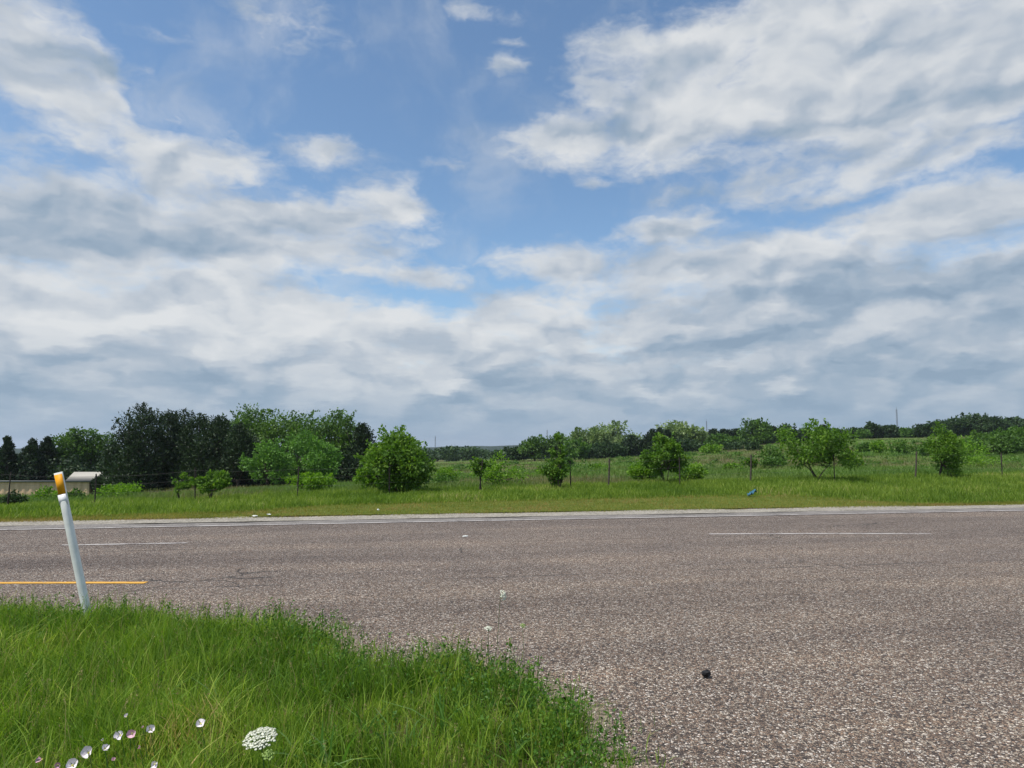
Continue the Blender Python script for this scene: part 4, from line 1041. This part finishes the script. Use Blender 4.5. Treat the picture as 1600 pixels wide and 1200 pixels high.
def cream_house():
    Y = 66.5; x0, x1 = x_at(104, Y), x_at(226, Y)
    zg = float(terrain(np.array([(x0 + x1) / 2]), np.array([Y]))[0]) - .3
    ze, zt = z_at(752, Y), z_at(738, Y); L = x1 - x0
    root = empty('cream_house', ((x0 + x1) / 2, Y, zg)); tag(root, 'low building with a pale cream roof half hidden behind the tallest juniper', 'house')
    mb = MB(); mb.box((0, 2.6, (ze - zg) / 2), (L - .5, 4.6, ze - zg)); mb.build('wall', M['cream'], root)
    a, b = ze - zg, zt - zg
    mb = MB()
    V = [[-L / 2, -.15, a + .01], [L / 2, -.15, a + .01], [L / 2, 1.2, b], [-L / 2, 1.2, b], [L / 2, 5.35, a + .01], [-L / 2, 5.35, a + .01]]
    mb.add(V, [[0, 1, 2, 3], [4, 5, 3, 2], [0, 5, 4, 1]]); mb.add(V, [[1, 4, 2], [5, 0, 3]])
    mb.build('roof', M['cream'], root)
cream_house()

# ------------------------------------------------------------------ radio masts
def mast(x, ytop, Y, wpx, label, guys=False):
    X = x_at(x, Y); zb = float(terrain(np.array([X]), np.array([Y]))[0]) - 1; H = z_at(ytop, Y) - zb
    root = empty('radio_mast', (X, Y, zb)); tag(root, label, 'mast')
    w = wpx / FPX * Y / 2; mb = MB(); rr = w * 0.22
    c = [np.array([math.cos(a), math.sin(a), 0]) * w for a in (0.4, 2.5, 4.6)]
    up = np.array([0, 0, H])
    for q in c: mb.tube([q, q * .75 + up], [rr, rr], 4)
    m_ = int(H / (w * 3))
    for k in range(m_):
        for a in range(3):
            s0 = 1 - .25 * k / m_; s1 = 1 - .25 * (k + 1) / m_
            mb.tube([c[a] * s0 + up * k / m_, c[(a + 1) % 3] * s1 + up * (k + 1) / m_], [rr * .55] * 2, 3, cap=False)
    mb.build('lattice', M['mast'], root)
    mb = MB(); mb.tube([up * .99, up * 1.0 + np.array([0, 0, H * .07])], [rr, rr * .6], 5); mb.build('antenna', M['mast'], root)
mast(680, 682, 700, 1.4, 'short thin mast above the far wood, right of the largest bush')
mast(855, 672, 640, 1.3, 'faint thin mast beside the wispy sapling top')
mast(1105, 658, 620, 1.5, 'thin mast above the dark junipers near the middle of the skyline')
mast(1404, 640, 420, 2.4, 'tallest lattice mast, standing on the right skyline')

# ------------------------------------------------------------------ roadside marker post
def marker():
    Y = 6.65
    base = Vector((x_at(142, Y, 0.05), Y, 0.0)); topz = z_at(738, Y); top = Vector((x_at(97.5, Y, topz), Y - 0.06, topz))
    root = empty('marker_post', base); tag(root, 'white plastic marker post with an amber reflector, leaning left out of the grass', 'marker post')
    ax = (top - base); H = ax.length; q = ax.to_track_quat('Z', 'Y').to_matrix() if False else None
    z = ax.normalized(); xa = Vector((1, 0, 0)); ya = z.cross(xa).normalized(); xa = ya.cross(z).normalized()
    Rm = np.array([xa, ya, z]).T
    def ring(w, d, hz, off=0.0, n=28, flat=2.0):
        an = np.linspace(0, 2 * np.pi, n, endpoint=False)
        return np.stack([np.sign(np.cos(an)) * np.abs(np.cos(an)) ** (2 / flat) * w, off + np.sign(np.sin(an)) * np.abs(np.sin(an)) ** (2 / flat) * d, np.full(n, hz)], 1)
    # round tube below, pressed flat towards the top
    hs = [0, .18, .40, .60, .74, .79, .83, .90, .97, .998, 1.0]
    wd = [.036, .036, .036, .036, .036, .037, .039, .040, .040, .040, .037]
    dp = [.036, .036, .036, .036, .034, .026, .014, .011, .011, .011, .008]
    fl = [2, 2, 2, 2, 2.1, 2.4, 3.2, 4, 4, 4, 4]
    V = np.vstack([ring(a, b, c * H, 0, 28, f) for a, b, c, f in zip(wd, dp, hs, fl)]) @ Rm.T
    n = 28; F = [[a * n + b, a * n + (b + 1) % n, (a + 1) * n + (b + 1) % n, (a + 1) * n + b] for a in range(len(hs) - 1) for b in range(n)]
    k = len(V); V = np.vstack([V, [np.array([0, 0, H * 1.0]) @ Rm.T]])
    o = np_mesh('post', V, [np.array(F), np.array([[(len(hs) - 1) * n + b, (len(hs) - 1) * n + (b + 1) % n, k] for b in range(n)])], M['post_white'], root, smooth=True)
    def plate(name, x0, x1, z0, z1, y, th, mat):
        mb = MB(); mb.box(((x0 + x1) / 2, y, (z0 + z1) / 2), (x1 - x0, th, z1 - z0)); mb.v = [v @ Rm.T for v in mb.v]; return mb.build(name, mat, root)
    plate('sheeting', -.0375, .0375, H * .795, H * .86, -.0155, .004, M['post_sheet'])
    plate('reflector', -.031, .0372, H * .862, H * .988, -.0145, .006, M['amber'])
marker()

# ------------------------------------------------------------------ flowers
def at_height(x, y, Y):                     # point seen at x, y standing at depth Y
    z = z_at(y, Y); return Vector((x_at(x, Y, z), Y, z))
def primrose(x, y, size, tone, face, label, openness=1.0):
    Y = 3.15 + (1200 - y) * 0.0075
    c = at_height(x, y, Y); size = size * .44
    root = empty('primrose_flower', (c.x + .02, c.y + .02, 0)); tag(root, label, 'flower', 'primroses in the near grass')
    rel = c - root.location; rg = np.random.default_rng(int(x * 7 + y))
    z = Vector(face).normalized(); xa = z.cross(Vector((0.1, 0.3, 1))).normalized(); ya = z.cross(xa)
    Rm = np.array([xa, ya, z]).T
    mt = M['petal_pink'] if tone == 'pink' else M['petal_white']
    for k in range(4):
        a = k * math.pi / 2 + rg.normal() * .18; pw = rg.uniform(.78, 1.05); ps = rg.uniform(.85, 1.12); pt = rg.normal() * .18
        U = np.linspace(0, 1, 6); T = np.linspace(-1, 1, 7); V = []
        for u in U:
            for t in T:
                w = .95 * math.sin(min(1, u * 1.02 + .08) * math.pi * .62)
                r = ps * size * u * (1 - (.16 * (1 - abs(t)) + .08 * t * t) * max(0, u - .6) / .4); ang = a + t * w * .92 * pw
                V.append([math.cos(ang) * r * (.35 + .65 * openness), math.sin(ang) * r * (.35 + .65 * openness), size * ((1.15 - .60 * openness + pt) * u ** 1.3 + .08 * math.sin(t * 4 + k) * u) + .001 * k])
        n = len(T); F = [[p * n + q, p * n + q + 1, (p + 1) * n + q + 1, (p + 1) * n + q] for p in range(5) for q in range(n - 1)]
        np_mesh('petal', np.array(V) @ Rm.T + np.array(rel), np.array(F), mt, root, smooth=True)
    mb = MB(); mb.tube(np.array([[0, 0, 0], [0, 0, size * .12], [0, 0, size * .2]]) @ Rm.T + np.array(rel), [size * .22, size * .2, size * .06], 8); mb.build('flower_centre', M['petal_core'], root)
    mb = MB(); mb.tube([np.array([0, 0, 0]), np.array(rel) * .55 + np.array([.01, .0, 0.02]), np.array(rel) - Rm[:, 2] * size * .05], [.0022, .0018, .0015], 5); mb.build('stem', M['stem'], root)
PR = [(66, 1187, .046, 'pink', (-.7, -.5, .3), 'pink half-folded primrose, nearest the lower left corner', .55),
      (91, 1195, .044, 'pink', (.3, -.8, .2), 'small pink primrose at the bottom edge beside the white open one', .6),
      (114, 1196, .062, 'white', (.2, -.7, .6), 'large white primrose cut by the bottom edge', .9),
      (139, 1176, .064, 'white', (.0, -.85, .5), 'largest fully open white primrose of the cluster', 1.0),
      (164, 1170, .052, 'white', (.5, -.5, .7), 'white cup-shaped primrose right of the largest white one', .6),
      (161, 1158, .026, 'white', (.0, -.6, .8), 'tiny white bud above the cup-shaped primrose', .3),
      (189, 1149, .056, 'white', (-.2, -.8, .4), 'whitish primrose touching the round pink one', .9),
      (207, 1146, .052, 'pink', (.1, -.9, .3), 'round pink primrose in the middle of the cluster', .9),
      (223, 1138, .024, 'pink', (.0, -.4, .9), 'tiny pink bud between the round pink and the upper white primrose', .3),
      (235, 1140, .054, 'white', (.5, -.7, .5), 'white primrose at the upper right of the cluster', .85),
      (198, 1120, .034, 'white', (.0, -.6, .8), 'small pale primrose highest in the cluster', .5),
      (219, 1170, .030, 'pink', (-.2, -.6, .8), 'small pale pink bud below the cluster', .4),
      (178, 1188, .032, 'pink', (.2, -.6, .7), 'small faded pink primrose low in the cluster', .5),
      (242, 1194, .050, 'white', (.2, -.8, .3), 'white primrose at the bottom edge, right of the others there', .6),
      (314, 1131, .056, 'white', (.1, -.85, .5), 'lone white open primrose between the cluster and the lace flower', 1.0)]
for a in PR: primrose(*a)
def wild_carrot(x, y, Y, size, tilt, label, foot, mat='lace', n=2000, dense=True):
    c = at_height(x, y, Y)
    root = empty('lace_flower', (foot[0], foot[1], 0)); tag(root, label, 'flower')
    rel = np.array(c - root.location); rg = np.random.default_rng(int(x))
    z = Vector(tilt).normalized(); xa = z.cross(Vector((0, 1, .2))).normalized(); ya = z.cross(xa); Rm = np.array([xa, ya, z]).T
    mb = MB(); R = size / 2
    ga = math.pi * (3 - math.sqrt(5)); K = 120 if n > 200 else 16
    for k in range(K):
        r = R * math.sqrt((k + .5) / K) * .93; a = k * ga
        cc = np.array([math.cos(a) * r, math.sin(a) * r, R * .16 - r * r / R * .42 + rg.normal() * R * .035]) + np.append(rg.normal(size=2) * R * .025, 0)
        ur = R * (.098 if K > 20 else .3)
        for q in range(n // K + 4):
            d = rg.normal(size=3); d[2] = abs(d[2]); d /= np.linalg.norm(d)
            p = cc + d * ur * np.array([1, 1, .5]) * rg.uniform(.55, 1); s = ur * rg.uniform(.26, .44)
            t1 = np.cross(d, [0.3, 0.5, .8]); t1 /= np.linalg.norm(t1); t2 = np.cross(d, t1)
            V = np.array([p + s * (t1 * math.cos(m * 1.2566) + t2 * math.sin(m * 1.2566)) for m in range(5)] + [p + d * s * .35])
            mb.add(V @ Rm.T + rel, [[m, (m + 1) % 5, 5] for m in range(5)])
    mb.build('flower_head', M[mat], root)
    mb = MB(); neck = rel - Rm[:, 2] * R * .85
    mb.tube([np.zeros(3), rel * .45 + np.array([.015, .01, 0.03]), neck], np.array([.0035, .0028, .0022]) * (1 if size > .1 else .62), 6)
    for k in range(0, K, 2):
        r = R * math.sqrt((k + .5) / K) * .93; a = k * ga
        mb.tube([neck, np.array([math.cos(a) * r * .9, math.sin(a) * r * .9, -r * r / R * .42 - R * .02]) @ Rm.T + rel], [.0010, .0008], 4, cap=False)
    mb.build('stem', M['stem'], root)
    return root
wild_carrot(406, 1150, 3.15, .145, (-.05, -.30, .95), 'large flat white lace flower head in the near grass', (x_at(408, 3.2, 0), 3.22))
wild_carrot(419, 1179, 3.05, .050, (.1, -.5, .8), 'small greenish lace bud under the large white flower head', (x_at(414, 3.1, 0), 3.1), 'lace_green', 120)
wild_carrot(787, 930, 4.75, .068, (.75, -.5, .35), 'side-on cream lace flower standing before the road, highest of all', (x_at(762, 4.9, 0), 4.92), 'lace', 140)
wild_carrot(763, 981, 4.85, .055, (.0, -.2, 1), 'small white lace flower on a stalk at the rim of the grass', (x_at(757, 4.95, 0), 4.98), 'lace', 140)
wild_carrot(817, 977, 4.70, .040, (.1, -.4, .8), 'yellow-green lace bud on a thin stalk before the road', (x_at(815, 4.75, 0), 4.76), 'lace_green', 90)

# broad-bladed grass clumps that stand out from the rest
def clump_(x, y, n, h, label):
    X, Y = ground(x, y); rg = np.random.default_rng(int(x))
    root_x = X + rg.normal(size=n) * .035; root_y = Y + rg.normal(size=n) * .035
    V, F = blades(root_x - X, root_y - Y, np.zeros(n), h * rg.uniform(.6, 1.1, n), rg.uniform(.009, .018, n), 3, .65, rg)
    o = np_mesh('grass_clump', V, F, M['blade'], loc=(X, Y, 0)); tag(o, label, 'grass clump', 'broad grass clumps')
clump_(520, 1215, 12, .34, 'broad-bladed bright grass clump right of the large lace flower')
clump_(575, 1160, 9, .26, 'small broad-bladed clump in the middle of the near grass')
clump_(690, 1150, 14, .32, 'broad-bladed clump with arching pale leaves near the grass rim')
clump_(640, 1180, 9, .26, 'low broad-bladed clump left of the arching pale one')
clump_(800, 1190, 10, .26, 'broad-bladed clump nearest the road apron')
clump_(345, 1120, 8, .34, 'broad-bladed clump behind the lone white primrose')
clump_(470, 1200, 8, .30, 'dark-set broad-bladed clump beside the lace bud')

# ------------------------------------------------------------------ litter
def crumple(name, x, y, size, mat, label, seed, flat=.4, cat='litter', z=None):
    X, Y = ground(x, y); zz = float(terrain(np.array([X]), np.array([Y]))[0]) if z is None else z
    rg = np.random.default_rng(seed); bm = bmesh.new(); bmesh.ops.create_icosphere(bm, subdivisions=2, radius=.5)
    for v in bm.verts:
        k = 1 + rg.normal() * .16; v.co = Vector((v.co.x * size[0] * k, v.co.y * size[1] * k, v.co.z * size[2] * k))
    lo = min(v.co.z for v in bm.verts)
    for v in bm.verts: v.co.z -= lo
    me = bpy.data.meshes.new(name); bm.to_mesh(me); bm.free(); me.materials.append(mat)
    o = link(bpy.data.objects.new(name, me)); o.location = (X, Y, zz); o.rotation_euler = (0, 0, rg.uniform(0, 3)); tag(o, label, cat)
crumple('black_debris', 1104, 1060, (.075, .06, .055), M['rubber'], 'small black lump lying alone on the chip-seal pavement', 1, cat='debris', z=.005)
crumple('paper_scrap', 398, 809, (.16, .09, .03), M['litter_white'], 'larger white scrap on the far verge, left of a smaller one', 2, z=.03)
crumple('paper_scrap', 420, 807, (.12, .08, .03), M['litter_white'], 'smaller white scrap on the far verge, right of a larger one', 3, z=.03)
crumple('paper_scrap', 591, 800, (.07, .06, .04), M['litter_white'], 'single white scrap in the mown grass below the largest bush', 4, z=.04)
crumple('paper_scrap', 727, 839, (.13, .06, .02), M['litter_white'], 'flattened white scrap out in the road lanes', 5, z=.005)
def tarp():
    X, Y = ground(1175, 780); z = float(terrain(np.array([X]), np.array([Y]))[0])
    rg = np.random.default_rng(3); n = 9; V = []
    for a in range(n):
        for b in range(n):
            u, v = a / (n - 1) - .5, b / (n - 1) - .5
            V.append([u * .26, v * .16, .07 + .16 * max(0, u + .35) + .045 * math.sin(u * 14 + v * 6) + rg.normal() * .012])
    F = [[a * n + b, a * n + b + 1, (a + 1) * n + b + 1, (a + 1) * n + b] for a in range(n - 1) for b in range(n - 1)]
    o = np_mesh('plastic_bag', np.array(V), np.array(F), M['litter_blue'], loc=(X, Y, z))
    o.modifiers.new('thick', 'SOLIDIFY').thickness = .012
    tag(o, 'crumpled blue plastic caught at the start of the tall verge grass', 'litter')
tarp()

# ------------------------------------------------------------------ air between the road and the far hill
def haze():
    m = bpy.data.materials.new('haze_air'); m.use_nodes = True; nt = m.node_tree; nt.nodes.clear()
    pv = nt.nodes.new('ShaderNodeVolumePrincipled'); pv.inputs['Color'].default_value = (0.80, 0.88, 1.0, 1); pv.inputs['Density'].default_value = HAZE; pv.inputs['Anisotropy'].default_value = 0.2
    o = nt.nodes.new('ShaderNodeOutputMaterial'); nt.links.new(pv.outputs[0], o.inputs['Volume'])
    mb = MB(); mb.box((0, 0, 27.0), (15000, 15000, 80.0))
    ob = mb.build('haze', m); tag(ob, kind='stuff')
HAZE = 0.00014
haze()
